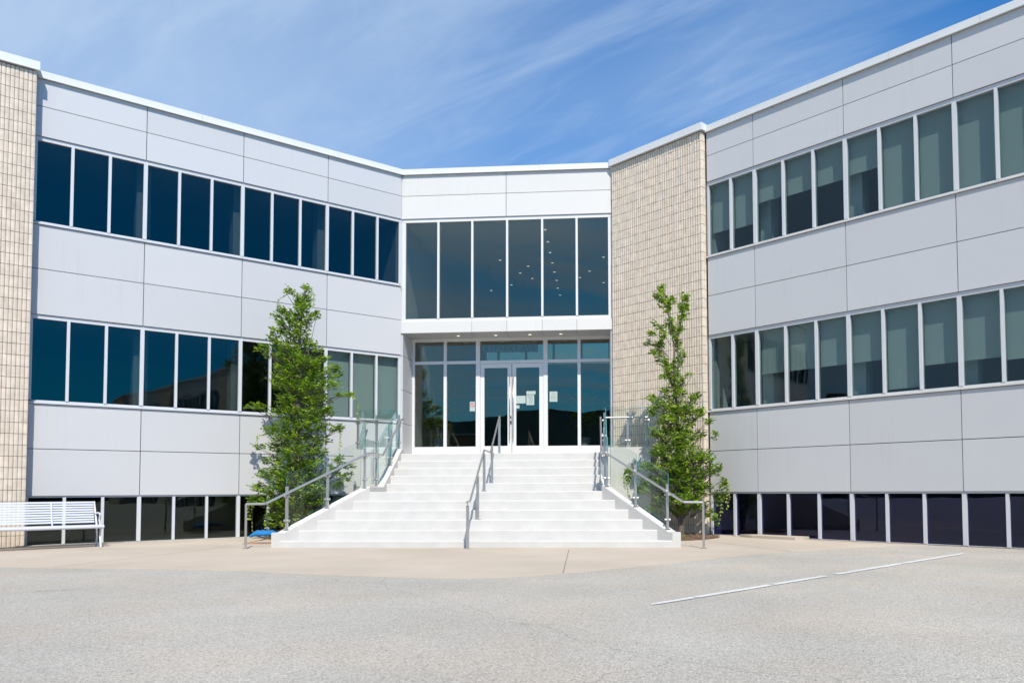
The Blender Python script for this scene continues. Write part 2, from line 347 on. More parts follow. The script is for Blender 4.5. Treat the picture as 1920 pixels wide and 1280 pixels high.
# joints cut in the apron
mb = MB()
for a, b in (((-0.365,12.93),(-0.335,9.3)), ((-7.2,10.35),(-6.6,14.2)), ((3.2,12.3),(2.2,15.0))):
    a, b = Vector(a), Vector(b); n = Vector((-(b-a).y, (b-a).x)).normalized()*0.006
    mb.add([(*(a-n),0.003),(*(b-n),0.003),(*(b+n),0.003),(*(a+n),0.003)], [(0,1,2,3)])
tag(mb.build('pavement_joint', M['soil_strip']), 'thin dark joints cut across the concrete apron', None, None, 'structure')

# ------------------------------------------------------------------ building frames of reference
class Fr:
    def __init__(s, deg, x, y): s.a = R_(deg); s.x = x; s.y = y; s.t = (math.cos(s.a), math.sin(s.a)); s.n = (math.sin(s.a), -math.cos(s.a))
    def P(s, q, d, z): return (s.x+q*s.t[0]+d*s.n[0], s.y+q*s.t[1]+d*s.n[1], z)
    def xy(s, q, d): return s.P(q, d, 0)[:2]
    def box(s, mb, s0, s1, d0, d1, z0, z1, mi=0):
        mb.hexa([s.P(s0,d1,z0), s.P(s1,d1,z0), s.P(s1,d0,z0), s.P(s0,d0,z0), s.P(s0,d1,z1), s.P(s1,d1,z1), s.P(s1,d0,z1), s.P(s0,d0,z1)], mi); return mb
FL = Fr(38.5615, -10.6616, 14.5346); FR = Fr(-44.2508, 2.6506, 16.9992); FC = Fr(-3.9618, -4.7722, 19.2593)
ZA, ZB, ZC, ZD, ZE, ZF, ZG, ZH, ZI, ZJ = 9.16, 9.024, 8.484, 7.894, 6.163, 5.306, 4.42, 2.699, 1.838, 0.935
LC = 5.3627
bld = empty('office_building', (-2.1, 19.2, 0))
tag(bld, 'three storey office building with two angled pale panel wings and tan brick piers', 'building')

def panels(F, cuts, zs, m_, gap=0.0065, d=0.0):
    for i in range(len(cuts)-1):
        for z1, z0 in zs:
            mb = MB(); F.box(mb, cuts[i]+gap, cuts[i+1]-gap, d-0.028, d, z0+gap, z1-gap)
            mb.build('wall_panel', m_, bld)
def backing(F, s0, s1, zs, d0=-0.24, d1=-0.05):
    for z1, z0 in zs:
        mb = MB(); F.box(mb, s0, s1, d0, d1, z0, z1); mb.build('wall', M['backing'], bld)

PANES = {}
def window_band(F, s0, s1, z0, z1, muls, thick, g, fm, head=0.075, sillh=0.075, sill_out=0.035, jamb=0.05, sm=None, dg=-0.075):
    """frame as a part; every pane, mullion and the sill are its sub-parts"""
    mb = MB()
    F.box(mb, s0, s1, -0.13, -0.03, z1-head, z1)
    zj = z0+sillh if sill_out else z0+0.003
    F.box(mb, s0, s0+jamb, -0.13, -0.035, zj, z1-head); F.box(mb, s1-jamb, s1, -0.13, -0.035, zj, z1-head)
    F.box(mb, s0+jamb, s1-jamb, -0.13, -0.04, z0+(sillh*0.45 if sill_out else 0.003), z0+sillh)
    fr = mb.build('window_frame', fm, bld)
    if sill_out:
        m2 = MB(); F.box(m2, s0, s1, -0.13, sill_out, z0+0.004, z0+sillh*0.45-0.002); F.box(m2, s0, s1, -0.129, sill_out-0.022, z0+sillh*0.45-0.002, z0+sillh*0.62)
        m2.build('sill', sm or fm, fr)
    xs = [s0+jamb]
    for q in muls:
        w = 0.036 if q in thick else 0.026
        m3 = MB(); F.box(m3, q-w, q+w, -0.13, -0.022, z0+sillh, z1-head+0.004); m3.build('mullion', fm, fr)
        xs += [q-w, q+w]
    xs.append(s1-jamb); PANES[fr.name] = []
    for i in range(0, len(xs), 2):
        m4 = MB(); F.box(m4, xs[i]-0.004, xs[i+1]+0.004, dg-0.006, dg, z0+sillh-0.006, z1-head+0.006)
        PANES[fr.name].append(m4.build('pane', g, fr))
    return fr

def brick_pier(F, s0, s1, d1, singles, ret_at=None):
    core = MB(); F.box(core, s0+0.03, s1-0.02, -0.2, d1-0.022, -0.05, 9.03)
    pier = core.build('brick_pier', M['mortar'], bld)
    rw, rh = 0.0667, 0.2098
    nc = int(round((s1-s0)/rw)); rw = (s1-s0)/nc; rows = 43
    rot = F.a
    def brick_mesh(w, h, dep, nm):
        # front arris rounded; local x along the wall, y inwards
        g = 0.0045; v_ = 0.0024 if singles else 0.0036; x0, x1 = -w/2+v_, w/2-v_; b = 0.007 if singles else 0.010
        prof = [(x0, dep), (x0, b), (x0+b*0.9, 0.001), (0, -0.0025), (x1-b*0.9, 0.001), (x1, b), (x1, dep)]
        mbb = MB(); mbb.prism(prof, g, h-g); return mbb
    base = brick_mesh(rw, rh, 0.045, 'b')
    me = None; stuff = MB()
    ct, st_ = math.cos(rot), math.sin(rot)
    for c in range(nc):
        q = s1-(c+0.5)*rw
        for r in range(rows):
            jig = random.uniform(-0.0035, 0.0035)
            ox, oy = F.xy(q, d1+jig); oz = r*rh
            if singles and c < 7 and (c*43+r) < 300:
                if me is None:
                    b0 = base.build('brick', M['brick'], pier, origin=(0,0,0)); me = b0.data; o = b0
                else:
                    o = bpy.data.objects.new('brick', me); COL.objects.link(o)
                o.rotation_euler = (0,0,rot); place(o, (ox,oy,oz), pier)
            else:
                stuff.add([(ox+x*ct-y*st_, oy+x*st_+y*ct, oz+z) for x,y,z in base.v], base.f)
    if ret_at is not None:   # the short return of the pier
        FRt = Fr(math.degrees(F.a)+90, *F.xy(ret_at, d1)); rot2 = FRt.a; c2, s2 = math.cos(rot2), math.sin(rot2)
        for c in range(2):
            for r in range(rows):
                ox, oy = FRt.xy(0.055+c*0.065, random.uniform(-0.003,0.003)); oz = r*rh
                stuff.add([(ox+x*c2-y*s2, oy+x*s2+y*c2, oz+z) for x,y,z in base.v], base.f)
    if stuff.v:
        o = stuff.build('brick', M['brick'], pier, origin=F.P(s0,d1,0)); tag(o, kind='stuff')
    return pier

def coping(F, s0, s1, z0, z1, dout, joints=(), m0=None, m1=None):
    cuts = [s0]+[j for j in joints if s0 < j < s1]+[s1]
    for i in range(len(cuts)-1):
        mb = MB(); a = cuts[i]+(0.002 if i else 0); b = cuts[i+1]-(0.002 if i < len(cuts)-2 else 0)
        F.box(mb, a, b, -0.30, dout, z0, z1); F.box(mb, a, b, dout-0.004, dout+0.010, z0-0.012, z0+0.012)
        mb.build('coping', M['coping'], bld)

SP = [(ZB,ZC),(ZC,ZD),(ZE,ZF),(ZF,ZG),(ZH,ZI),(ZI,ZJ)]
BK = [(ZB,ZD+0.01),(ZE-0.01,ZG+0.01),(ZH-0.01,ZJ+0.01)]
LAST = {}
def wing(F, s0, cuts, npan, first, gl, tag_side, sm):
    """cuts: vertical panel joints; each bay between joints holds three panes"""
    s1 = cuts[-1]
    panels(F, cuts, SP, M['panel']); backing(F, s0, s1, BK)
    muls = []; thick = []
    for i in range(len(cuts)-1):
        w = cuts[i+1]-cuts[i]; k = first if i == 0 else 3
        for j in range(1, k): muls.append(cuts[i]+w*j/k)
        if i < len(cuts)-2: muls.append(cuts[i+1]); thick.append(cuts[i+1])
    muls = sorted(muls)
    f1 = window_band(F, s0, s1, ZE, ZD, muls, thick, gl, M['frame'], sm=sm)
    f2 = window_band(F, s0, s1, ZH, ZG, muls, thick, gl, M['frame'], sm=sm)
    f3 = window_band(F, s0, s1, -0.03, ZJ, muls, thick, M['glass_base'] if F is FR else M['glass_dark'], M['frame'], head=0.03, sillh=0.035, sill_out=0)
    # columns inside, behind the thick mullions
    for q in thick:
        mb = MB(); F.box(mb, q-0.10, q+0.16, -0.75, -0.42, ZG-0.2 if False else 5.21, 7.96); mb.build('column', M['column'], bld)
        mb = MB(); F.box(mb, q-0.10, q+0.16, -0.75, -0.42, 1.80, 4.49); mb.build('column', M['column'], bld)
    # rooms: floor slabs, ceilings, back and end walls
    for zf, zc_ in ((5.20, 7.96), (1.79, 4.50), (-1.2, 1.00)):
        mb = MB(); F.box(mb, s0, s1, -6.0, -0.24, zf-0.1, zf); mb.build('floor_slab', M['carpet'], bld)
        mb = MB(); F.box(mb, s0, s1, -6.0, -0.24, zc_, zc_+0.1); mb.build('ceiling', M['ceil'], bld)
        mb = MB(); F.box(mb, s0, s1, -6.1, -6.0, zf-0.1, zc_+0.1)
        F.box(mb, s0-0.02, s0+0.06, -6.0, -0.24, zf-0.1, zc_+0.1); F.box(mb, s1-0.06, s1+0.02, -6.0, -0.24, zf-0.1, zc_+0.1)
        mb.build('interior_wall', M['inner'], bld)
    mb = MB(); F.box(mb, s0, s1, -6.1, -0.24, 8.75, 8.85); mb.build('roof', M['backing'], bld)
    LAST[F] = (f1, f2)
    return muls

Lcuts = [-0.035, 1.862, 3.762, 5.662, 7.545]
Rcuts = [0.004, 1.217, 3.262, 5.307, 7.352]
mulL = wing(FL, -0.02, Lcuts, 12, 3, M['glass_dark'], 'L', M['frame'])
for q in PANES[LAST[FL][1].name][9:]: q.data.materials[0] = M['glass_right']
mulR = wing(FR, -0.02, Rcuts, 11, 2, M['glass_right'], 'R', M['sill'])
coping(FL, 0.0, 7.60, ZB+0.004, ZA, 0.055, (2.9, 5.9)); coping(FR, 0.0, 7.35, ZB+0.004, ZA, 0.055, (1.0, 2.55, 4.2, 5.8))
brick_pier(FL, -2.72, -0.02, 0.26, True, None); brick_pier(FR, -2.775, -0.028, 0.15, False, -0.028)
coping(FL, -2.78, 0.02, 9.045, 9.20, 0.32); coping(FR, -2.80, 0.03, 9.045, 9.20, 0.215)
# beyond the frame on either side the wings go on: pier, then another run of windows (seen in the glass)
brick_pier(FR, 7.352, 10.05, 0.20, False, None); coping(FR, 7.35, 10.1, 9.045, 9.2, 0.27)
wing(FR, 10.05, [10.05, 12.1, 14.15, 16.2, 18.25], 12, 3, M['glass_dark'], 'R2', M['sill']); coping(FR, 10.05, 18.3, ZB+0.004, ZA, 0.055)
wing(FL, -10.3, [-10.3, -8.4, -6.5, -4.6, -2.72], 12, 3, M['glass_dark'], 'L2', M['sill']); coping(FL, -10.3, -2.75, ZB+0.004, ZA, 0.055)

# further round the lot the same building bends on, out of view but mirrored in the left wing's glass
FE = Fr(-61.0, *FR.xy(18.25, 0.0))
for k in range(4):
    a = k*10.9; mb = MB(); FE.box(mb, a, a+2.7, -0.2, 0.2, -0.05, 9.03); mb.build('brick_pier', M['brick'], bld)
    if k < 3: wing(FE, a+2.7, [a+2.7+2.05*j for j in range(5)], 12, 3, M['glass_dark'], 'E', M['sill']); coping(FE, a+2.7, a+10.9, ZB+0.004, ZA, 0.055)
    coping(FE, a-0.05, a+2.75, 9.045, 9.2, 0.27)
# ---- roller blinds behind the glass of the right wing and the last bays of the left wing
def blind(F, a, b, ztop, zbot, d=-0.20):
    mb = MB(); F.box(mb, a+0.012, b-0.012, d-0.006, d, zbot, ztop); F.box(mb, a+0.012, b-0.012, d-0.018, d+0.012, zbot-0.03, zbot)
    F.box(mb, a+0.012, b-0.012, d-0.05, d+0.03, ztop, ztop+0.06)
    mb.build('roller_blind', M['blind'], bld)
eR = [0.0]+mulR+[7.35]
up_drop = [.64,.66,.40,.42,.42,.40,.97,.97,.97,.97,.97]
md_drop = [None,None,.55,.55,.55,.55,.92,.68,.68,.72,.72]
for i in range(11):
    h = 1.58
    if up_drop[i]: blind(FR, eR[i], eR[i+1], 7.80, 7.80-h*up_drop[i])
    if md_drop[i]: blind(FR, eR[i], eR[i+1], 4.33, 4.33-h*md_drop[i])
eL = [0.0]+mulL+[7.545]
for i in (9,10,11): blind(FL, eL[i], eL[i+1], 4.33, 4.33-1.56*.97)

# ---- centre: parapet, upper glazing, canopy band, recessed entrance
panels(FC, [0.004, 2.69, LC-0.01], [(ZB,ZC),(ZC,ZD)], M['white_panel']); backing(FC, 0.03, LC, [(ZB,ZD+0.01)])
coping(FC, -0.03, LC-0.03, ZB+0.004, ZA, 0.055, (1.85, 3.55))
CM = [0.95, 1.82, 2.71, 3.60, 4.47]
window_band(FC, 0.02, LC-0.02, 5.254, ZD, CM, [], M['glass_lobby'], M['white_frame'], head=0.085, sillh=0.085, sill_out=0.0, jamb=0.085, dg=-0.07)
for a, b in ((-0.14, 0.018), (LC-0.018, LC+0.10)):
    mb = MB(); FC.box(mb, a, b, -0.30, -0.035, 4.975, ZD-0.002); mb.build('corner_post', M['white_frame'], bld)
mb = MB(); FL.box(mb, 7.545, 7.60, -0.24, -0.045, ZJ, ZB); mb.build('corner_post', M['panel'], bld)
# the canopy band is cut in five, with the soffit running back to the doors
for a, b in zip([0.004]+[1.82, 2.71, 3.60, 4.47], [1.82, 2.71, 3.60, 4.47, LC-0.01]):
    mb = MB(); FC.box(mb, a+0.004, b-0.004, -0.03, 0.012, 4.972, 5.250); mb.build('wall_panel', M['white_panel'], bld)
DE = 0.86
sof_c = [0.0, 0.914, 1.78, 2.68, 3.573, 4.437, LC]
for a, b in zip(sof_c[:-1], sof_c[1:]):
    mb = MB(); FC.box(mb, a+0.006, b-0.006, -DE, -0.032, 4.972, 4.99)
    sf = mb.build('soffit_panel', M['soffit'], bld)
    for lx, ly in ((-3.37,19.65),(-2.40,19.58),(-1.52,19.49),(-0.73,19.41)):
        q = (lx-FC.x)*FC.t[0]+(ly-FC.y)*FC.t[1]
        if a <= q < b:
            px_, py_ = FC.xy(q, -0.42)
            ring = MB(); ring.tube([(px_,py_,4.974),(px_,py_,4.962)], 0.055, 16); rg = ring.build('downlight', M['white_frame'], sf)
            # lens sits in the trim: same part level as the trim's sibling
            ln = MB(); ln.tube([(px_,py_,4.9615),(px_,py_,4.958)], 0.038, 16); ln.build('downlight_lens', M['lamp'], sf)
mb = MB(); FC.box(mb, 0.0, LC, -1.6, -0.24, 4.995, 5.20); FC.box(mb, 0.03, LC-0.03, -0.24, -0.034, 4.995, 5.24); mb.build('floor_slab', M['soffit'], bld)
# returns of the recess
for z0, z1 in ((1.85,2.70),(2.70,3.54),(3.54,4.40),(4.40,4.97)):
    mb = MB(); FC.box(mb, -0.10, 0.052, -DE, -0.02, z0+0.006, z1-0.006); mb.build('wall_panel', M['panel'], bld)
mb = MB(); FC.box(mb, LC-0.055, LC+0.12, -DE, -0.02, 1.85, 4.97); mb.build('wall', M['panel'], bld)
mb = MB(); FC.box(mb, -0.12, 0.04, -DE, -0.06, 1.0, 4.97); mb.build('wall', M['backing'], bld)
# storefront frame with transom, two glazed bays each side, door opening in the middle
B0 = 1.848; TZ = 4.352
mb = MB()
a0, a1 = 0.055, LC-0.058
FC.box(mb, a0, a1, -DE-0.05, -DE+0.05, 4.90, 4.972)                 # head
FC.box(mb, a0, a1, -DE-0.05, -DE+0.045, TZ-0.045, TZ+0.03)          # transom
FC.box(mb, a0, a0+0.06, -DE-0.05, -DE+0.05, B0, 4.90); FC.box(mb, a1-0.06, a1, -DE-0.05, -DE+0.05, B0, 4.90)
FC.box(mb, a0+0.06, 1.74, -DE-0.05, -DE+0.04, B0, 2.14); FC.box(mb, 3.62, a1-0.06, -DE-0.05, -DE+0.04, B0, 2.14)
sfm = mb.build('storefront_frame', M['white_frame'], bld)
for q, w in ((0.93,.04),(1.80,.055),(3.575,.055),(4.45,.04)):
    mb = MB(); FC.box(mb, q-w, q+w, -DE-0.05, -DE+0.052, B0+0.002, 4.898); mb.build('mullion', M['white_frame'], sfm)
def pane(a, b, z0, z1):
    mb = MB(); FC.box(mb, a, b, -DE-0.006, -DE, z0, z1); return mb.build('pane', M['glass_lobby'], sfm)
for a, b in ((a0+.06,.89),(.97,1.745),(1.855,3.52),(3.63,4.41),(4.49,a1-.06)): pane(a, b, TZ+0.03, 4.90)
for a, b in ((a0+.06,.89),(.97,1.745),(3.63,4.41),(4.49,a1-.06)): pane(a, b, 2.14, TZ-0.045)
for side, (a, b) in enumerate(((1.86, 2.683), (2.697, 3.515))):
    mb = MB(); st = 0.105
    gz0, gz1 = 2.15, 4.19
    FC.box(mb, a, a+st, -DE-0.03, -DE+0.03, B0+0.01, 4.30); FC.box(mb, b-st, b, -DE-0.03, -DE+0.03, B0+0.01, 4.30)
    FC.box(mb, a+st, b-st, -DE-0.03, -DE+0.03, B0+0.01, gz0); FC.box(mb, a+st, b-st, -DE-0.03, -DE+0.03, gz1, 4.30)
    dr = mb.build('door', M['white_frame'], bld)
    mb = MB(); FC.box(mb, a+st, b-st, -DE-0.006, -DE, gz0, gz1); mb.build('glass', M['glass_lobby'], dr)
    h = b-0.04 if side == 0 else a+0.04
    mb = MB(); mb.tube([FC.P(h,-DE+0.09,2.30), FC.P(h,-DE+0.09,3.98)], 0.014, 8)
    for zz in (2.5, 3.8): mb.tube([FC.P(h,-DE+0.03,zz), FC.P(h,-DE+0.09,zz)], 0.010, 6)
    mb.build('handle', M['steel'], dr, smooth=True)
    if side == 0:
        mb = MB(); FC.box(mb, b-0.03, b-0.008, -DE+0.03, -DE+0.045, 2.86, 2.93); FC.box(mb, b-0.035, b-0.003, -DE+0.03, -DE+0.05, 2.72, 2.80); mb.build('lock', M['black'], dr)
mb = MB(); FC.box(mb, 1.855, 3.52, -DE-0.045, -DE+0.04, B0+2.46, TZ-0.046); mb.build('door_head', M['white_frame'], bld)

# lobby: double height room behind the glass
mb = MB(); FC.box(mb, -0.1, LC+0.1, -11.0, -0.95, 1.70, 1.80); mb.build('floor_slab', M['carpet'], bld)
mb = MB(); FC.box(mb, -2.5, LC+3.0, -11.0, -0.24, 7.97, 8.07); lc = mb.build('ceiling', M['ceil'], bld)
for (lx, ly) in ((-1.18,20.31),(-1.16,21.32),(-1.15,22.3),(-1.13,23.32),(-1.11,24.32),(-1.09,25.3),(-1.09,26.28),(-1.05,27.24),(0.43,22.77),(0.01,24.24),(-0.31,24.97),(0.48,25.61),(-1.9,23.65),(-2.22,24.4),(-1.88,25.05),(-2.65,25.84),(-3.43,26.56),(-2.7,23.01)):
    mb = MB(); mb.tube([(lx,ly,7.969),(lx,ly,7.962)], 0.038, 12); mb.build('downlight', M['lamp'], lc)
mb = MB()   # back wall with a clerestory strip of daylight, side walls
FC.box(mb, -2.5, LC+3, -11.1, -11.0, 1.70, 5.95); FC.box(mb, -2.5, LC+3, -11.1, -11.0, 6.75, 8.07)
FC.box(mb, -0.12, -0.06, -11.0, -1.0, 1.70, 8.0); FC.box(mb, LC+0.06, LC+0.14, -11.0, -1.0, 1.70, 8.0)
FC.box(mb, -0.12, -0.06, -1.0, -0.31, 5.0, 8.0); FC.box(mb, LC+0.06, LC+0.14, -1.0, -0.31, 5.0, 8.0)
mb.build('interior_wall', M['inner'], bld)
mb = MB(); FC.box(mb, -0.06, LC+0.06, -11.05, -11.04, 5.95, 6.75); mb.build('rear_window', M['clerestory'], bld)
for q in (0.4, 1.5, 2.6, 3.7, 4.8):
    mb = MB(); FC.box(mb, q-0.04, q+0.04, -11.08, -10.98, 5.95, 6.75); mb.build('rear_mullion', M['backing'], bld)
mb = MB(); FC.box(mb, -0.06, LC+0.06, -11.0, -8.4, 4.75, 5.0); mb.build('mezzanine_slab', M['inner'], bld)
mb = MB(); FC.box(mb, -2.5, LC+3, -11.1, -0.24, 8.75, 8.85); mb.build('roof', M['backing'], bld)

# ------------------------------------------------------------------ staircase
OX, OY = -2.076, 13.56
UX, UY = math.cos(R_(3.6)), -math.sin(R_(3.6)); VX, VY = 0.005, 1.0
def Q(u, v, z=0.0): return Vector((OX+u*UX+v*VX, OY+u*UY+v*VY, z))
def q2(u, v): p = Q(u, v); return (p.x, p.y)
stair = empty('staircase', Q(0, 0, 0))
tag(stair, 'wide white painted concrete staircase that narrows halfway up to the glass entrance', 'staircase')
vi = [0.3*k+(0.9 if k > 5 else 0) for k in range(11)]
zi = [0.115]+[0.115+0.1728*k for k in range(1, 11)]; zi[10] = 1.845
for k in range(11):
    v0 = vi[k]; v1 = vi[k+1] if k < 10 else 4.2
    if k < 6: w0 = 3.52-0.8*v0; w1 = 3.52-0.8*min(v1, 1.5)
    else: w0 = w1 = 2.29
    if k == 5: w1 = 2.32
    wl0, wl1, wr0, wr1 = w0+0.03, w1+0.03, w0+0.03, w1+0.03
    z1 = zi[k]; zb = -0.03 if k == 0 else zi[k-1]-0.05
    # nosing slightly rounded: bevelled front edge
    b = 0.014; mb = MB()
    prof = [(v0, zb), (v0, z1-b), (v0+b*0.4, z1-b*0.3), (v0+b, z1), (v1+0.02, z1-0.003 if k < 10 else z1), (v1+0.02, zb)]
    # worn, slightly wavy front: several sections across
    ns = 24; vs = []; fs = []
    for i in range(ns+1):
        t = i/ns
        for j, (vv, zz) in enumerate(prof):
            fr_ = (vv-v0)/(v1-v0+1e-9); wl = wl0+(wl1-wl0)*min(max(fr_,0),1)
            jit = 0.0025*math.sin(i*2.7+k*1.9)+random.uniform(-.0012,.0012) if j in (1,2,3) else 0
            p = Q(-wl+2*wl*t, vv+jit, zz+jit*0.5); vs.append(p)
    n = len(prof)
    for i in range(ns):
        for j in range(n): fs.append((i*n+j, i*n+(j+1)%n, (i+1)*n+(j+1)%n, (i+1)*n+j))
    fs += [tuple(range(n)), tuple(ns*n+j for j in range(n))[::-1]]
    mb.add(vs, fs); mb.build('step', M['step'], stair)
def zwall(v):
    if v < 0.08: return 0.265
    if v < 1.5: return 0.265+(v-0.08)*(1.09-0.265)/1.42
    if v < 2.45: return 1.09
    if v < 3.97: return 1.09+(v-2.45)*(1.965-1.09)/1.52
    return 1.965
for sg in (-1, 1):
    secs = []
    for v in (0.0, 0.08, 1.5, 2.45, 3.97, 4.16):
        if v <= 1.5: ui = 3.50-0.8*v; uo = 3.645-0.8*v
        else: ui = 2.285; uo = 2.45
        secs.append((v, ui, uo, zwall(v)))
    vs = []; fs = []
    b = 0.012
    for v, ui, uo, z in secs:
        for u_, z_ in ((ui,-0.03),(ui,z-b),(ui+b,z),(uo-b,z),(uo,z-b),(uo,-0.03)): vs.append(Q(sg*u_, v+(0.0), z_))
    for i in range(len(secs)-1):
        for j in range(6): fs.append((i*6+j, i*6+(j+1)%6, (i+1)*6+(j+1)%6, (i+1)*6+j))
    fs += [(0,1,2,3,4,5), tuple((len(secs)-1)*6+j for j in range(6))]
    MB().add(vs, fs).build('side_wall', M['step'], stair)
    # platform beside the top of the stairs: front wall, kerb and slab
    mb = MB(); mb.prism([q2(sg*2.451,4.0), q2(sg*3.43,4.0), q2(sg*3.43,4.15), q2(sg*2.451,4.15)], -0.03, 1.965)
    mb.prism([q2(sg*3.28,4.151), q2(sg*3.43,4.151), q2(sg*3.43,4.86), q2(sg*3.28,4.86)], -0.03, 1.965)
    mb.build('platform_wall', M['step'], stair)
mb = MB()
land = [q2(-3.27,4.155), q2(-2.34,4.155), q2(-2.34,4.19), q2(2.34,4.19), q2(2.34,4.155), q2(3.27,4.155), FR.xy(-2.3,0.10), FR.xy(-2.72,0.1), FC.xy(LC-0.07,0.0), FC.xy(LC-0.07,-DE-0.06), FC.xy(0.07,-DE-0.06), FC.xy(0.07,0.0), FL.xy(7.45,0.06), FL.xy(6.5,0.06)]
mb.prism(land, 1.6, 1.844); mb.build('landing', M['step'], stair)

# ------------------------------------------------------------------ glass balustrades
def post(mb, u, v, z0, h=0.77, s=0.022):
    p = Q(u, v); 
    mb.box((p.x-s, p.y-s, z0), (p.x+s, p.y+s, z0+h)); mb.box((p.x-0.045, p.y-0.045, z0), (p.x+0.045, p.y+0.045, z0+0.008))
def build_post(name, par, u, v, z0, h, clamps):
    mb = MB(); post(mb, u, v, z0, h); o = mb.build('post', M['steel'], par)
    for cz in clamps:
        c = MB(); p = Q(u, v, z0+cz)
        c.tube([p+Vector((-0.05,0,0)), p+Vector((0.05,0,0))], 0.024, 10); c.tube([p+Vector((0,-0.045,0)), p+Vector((0,0.03,0))], 0.018, 8)
        c.build('clamp', M['steel'], o, smooth=False)
    return o
def glass_panel(par, pa, pb, za0, za1, zb0, zb1):
    """pa, pb: (u, v) ends; z bottoms and tops at the ends"""
    a, b = Q(*pa), Q(*pb); d = (b-a); d.z = 0; d.normalize(); n = Vector((-d.y, d.x, 0))*0.006
    mb = MB(); q = [Vector((a.x,a.y,za0)), Vector((b.x,b.y,zb0)), Vector((b.x,b.y,zb1)), Vector((a.x,a.y,za1))]
    vs = [p-n for p in q]+[p+n for p in q]
    mb.add(vs, [(0,1,2,3),(7,6,5,4)], 0); mb.add(vs, [(0,4,5,1),(1,5,6,2),(2,6,7,3),(3,7,4,0)], 1)
    return mb.build('glass_panel', [M['rail_glass'], M['glass_edge']], par)
for sg, lab in ((-1, 'left hand stair balustrade of steel posts and clear glass beside the taller bushy tree'), (1, 'right hand stair balustrade of steel posts and clear glass in front of the brick pier')):
    root = empty('balustrade', Q(sg*3.0, 0.5, 0)); tag(root, lab, 'railing', 'glass balustrades flanking the stairs')
    cen = lambda v: (3.57-0.8*v) if v <= 1.5 else 2.37
    for v in (0.17, 0.82, 1.47): build_post('p', root, sg*cen(v), v, zwall(v)-0.005, 0.78, (0.16, 0.60))
    for v in (2.2, 3.3): build_post('p', root, sg*cen(v), v, zwall(v)-0.005, 0.78, (0.16, 0.60))
    for u in (2.39, 2.92, 3.36): build_post('p', root, sg*u, 4.08, 1.96, 0.80, (0.16, 0.62))
    # glass on the outer side of the posts
    off = 0.045
    def gp(v): return (sg*(cen(v)+off), v)
    for va, vb in ((0.20,0.80),(0.85,1.44)):
        glass_panel(root, gp(va), gp(vb), zwall(va)+0.05, zwall(va)+0.94, zwall(vb)+0.05, zwall(vb)+0.94)
    glass_panel(root, (sg*(2.37+off),1.53), (sg*(2.37+off),2.17), 1.14, 2.03, 1.14, 2.03)
    glass_panel(root, (sg*(2.37+off),2.50), (sg*(2.37+off),3.28), zwall(2.5)+0.05, zwall(2.5)+0.94, zwall(3.28)+0.05, zwall(3.28)+0.94)
    glass_panel(root, (sg*(2.37+off),3.33), (sg*(2.37+off),4.02), zwall(3.33)+0.05, zwall(3.33)+0.94, 2.0, 2.86)
    glass_panel(root, (sg*2.45,4.12), (sg*2.90,4.12), 2.01, 2.90, 2.01, 2.90); glass_panel(root, (sg*2.94,4.12), (sg*3.34,4.12), 2.01, 2.90, 2.01, 2.90)
    glass_panel(root, (sg*3.40,4.14), (sg*3.40,4.80), 2.01, 2.90, 2.01, 2.90)
    # handrail: floor post outside the foot, level run, then up along both flights
    r = 0.021; io = 0.07
    pts = [Q(sg*4.0,-0.25,0.0), Q(sg*4.0,-0.25,0.78), Q(sg*3.67,-0.215,0.785), Q(sg*(cen(1.5)-io+0.02),1.5,1.75), Q(sg*(2.37-io),2.42,1.745), Q(sg*(2.37-io),3.95,2.64), Q(sg*(2.37-io),4.15,2.66)]
    mb = MB()
    for i in range(len(pts)-1): mb.tube([pts[i], pts[i+1]], r, 10)
    mb.box((pts[0].x-0.05,pts[0].y-0.05,0.0),(pts[0].x+0.05,pts[0].y+0.05,0.008))
    for v in (0.17,0.82,1.47,2.2,3.3):
        p = Q(sg*cen(v), v, 0); 
        rz = 0.785+(v+0.215)*(1.75-0.785)/1.715 if v < 1.5 else (1.747 if v < 2.42 else 1.745+(v-2.42)*0.585)
        mb.tube([Q(sg*cen(v), v, rz-0.05), Q(sg*(cen(v)-io), v, rz-0.045), Q(sg*(cen(v)-io), v, rz)], 0.008, 6)
    mb.build('handrail', M['steel'], root, smooth=False)
    mb = MB(); mb.tube([Q(sg*2.40,4.03,2.64), Q(sg*3.38,4.03,2.64)], 0.018, 8)
    mb.tube([Q(sg*3.36,4.06,2.64), Q(sg*3.36,4.80,2.64)], 0.018, 8)
    mb.build('top_rail', M['steel'], root)

# centre handrail
root = empty('centre_handrail', Q(-0.03, 0, 0)); tag(root, 'slim steel handrail on five posts climbing the middle of the white stairs', 'handrail')
for v, z0, z1 in ((-0.35,0.0,0.74),(0.78,0.46,1.27),(1.62,0.979,1.72),(2.78,1.152,1.93),(4.05,1.845,2.64)):
    mb = MB(); p = Q(-0.03, v); mb.box((p.x-0.026,p.y-0.012,z0),(p.x+0.026,p.y+0.012,z1)); mb.box((p.x-0.055,p.y-0.04,z0),(p.x+0.055,p.y+0.04,z0+0.008))
    po = mb.build('post', M['steel'], root)
    mb = MB(); mb.tube([(p.x,p.y,z1),(p.x,p.y,z1+0.075)], 0.008, 6); mb.build('bracket', M['steel'], po)
pts = [Q(-0.03,-0.42,0.80), Q(-0.03,-0.10,0.81), Q(-0.03,1.62,1.795), Q(-0.03,2.55,1.79), Q(-0.03,4.05,2.69), Q(-0.03,4.16,2.69)]
mb = MB()
for i in range(len(pts)-1): mb.tube([pts[i], pts[i+1]], 0.020, 10)
mb.build('handrail', M['steel'], root)

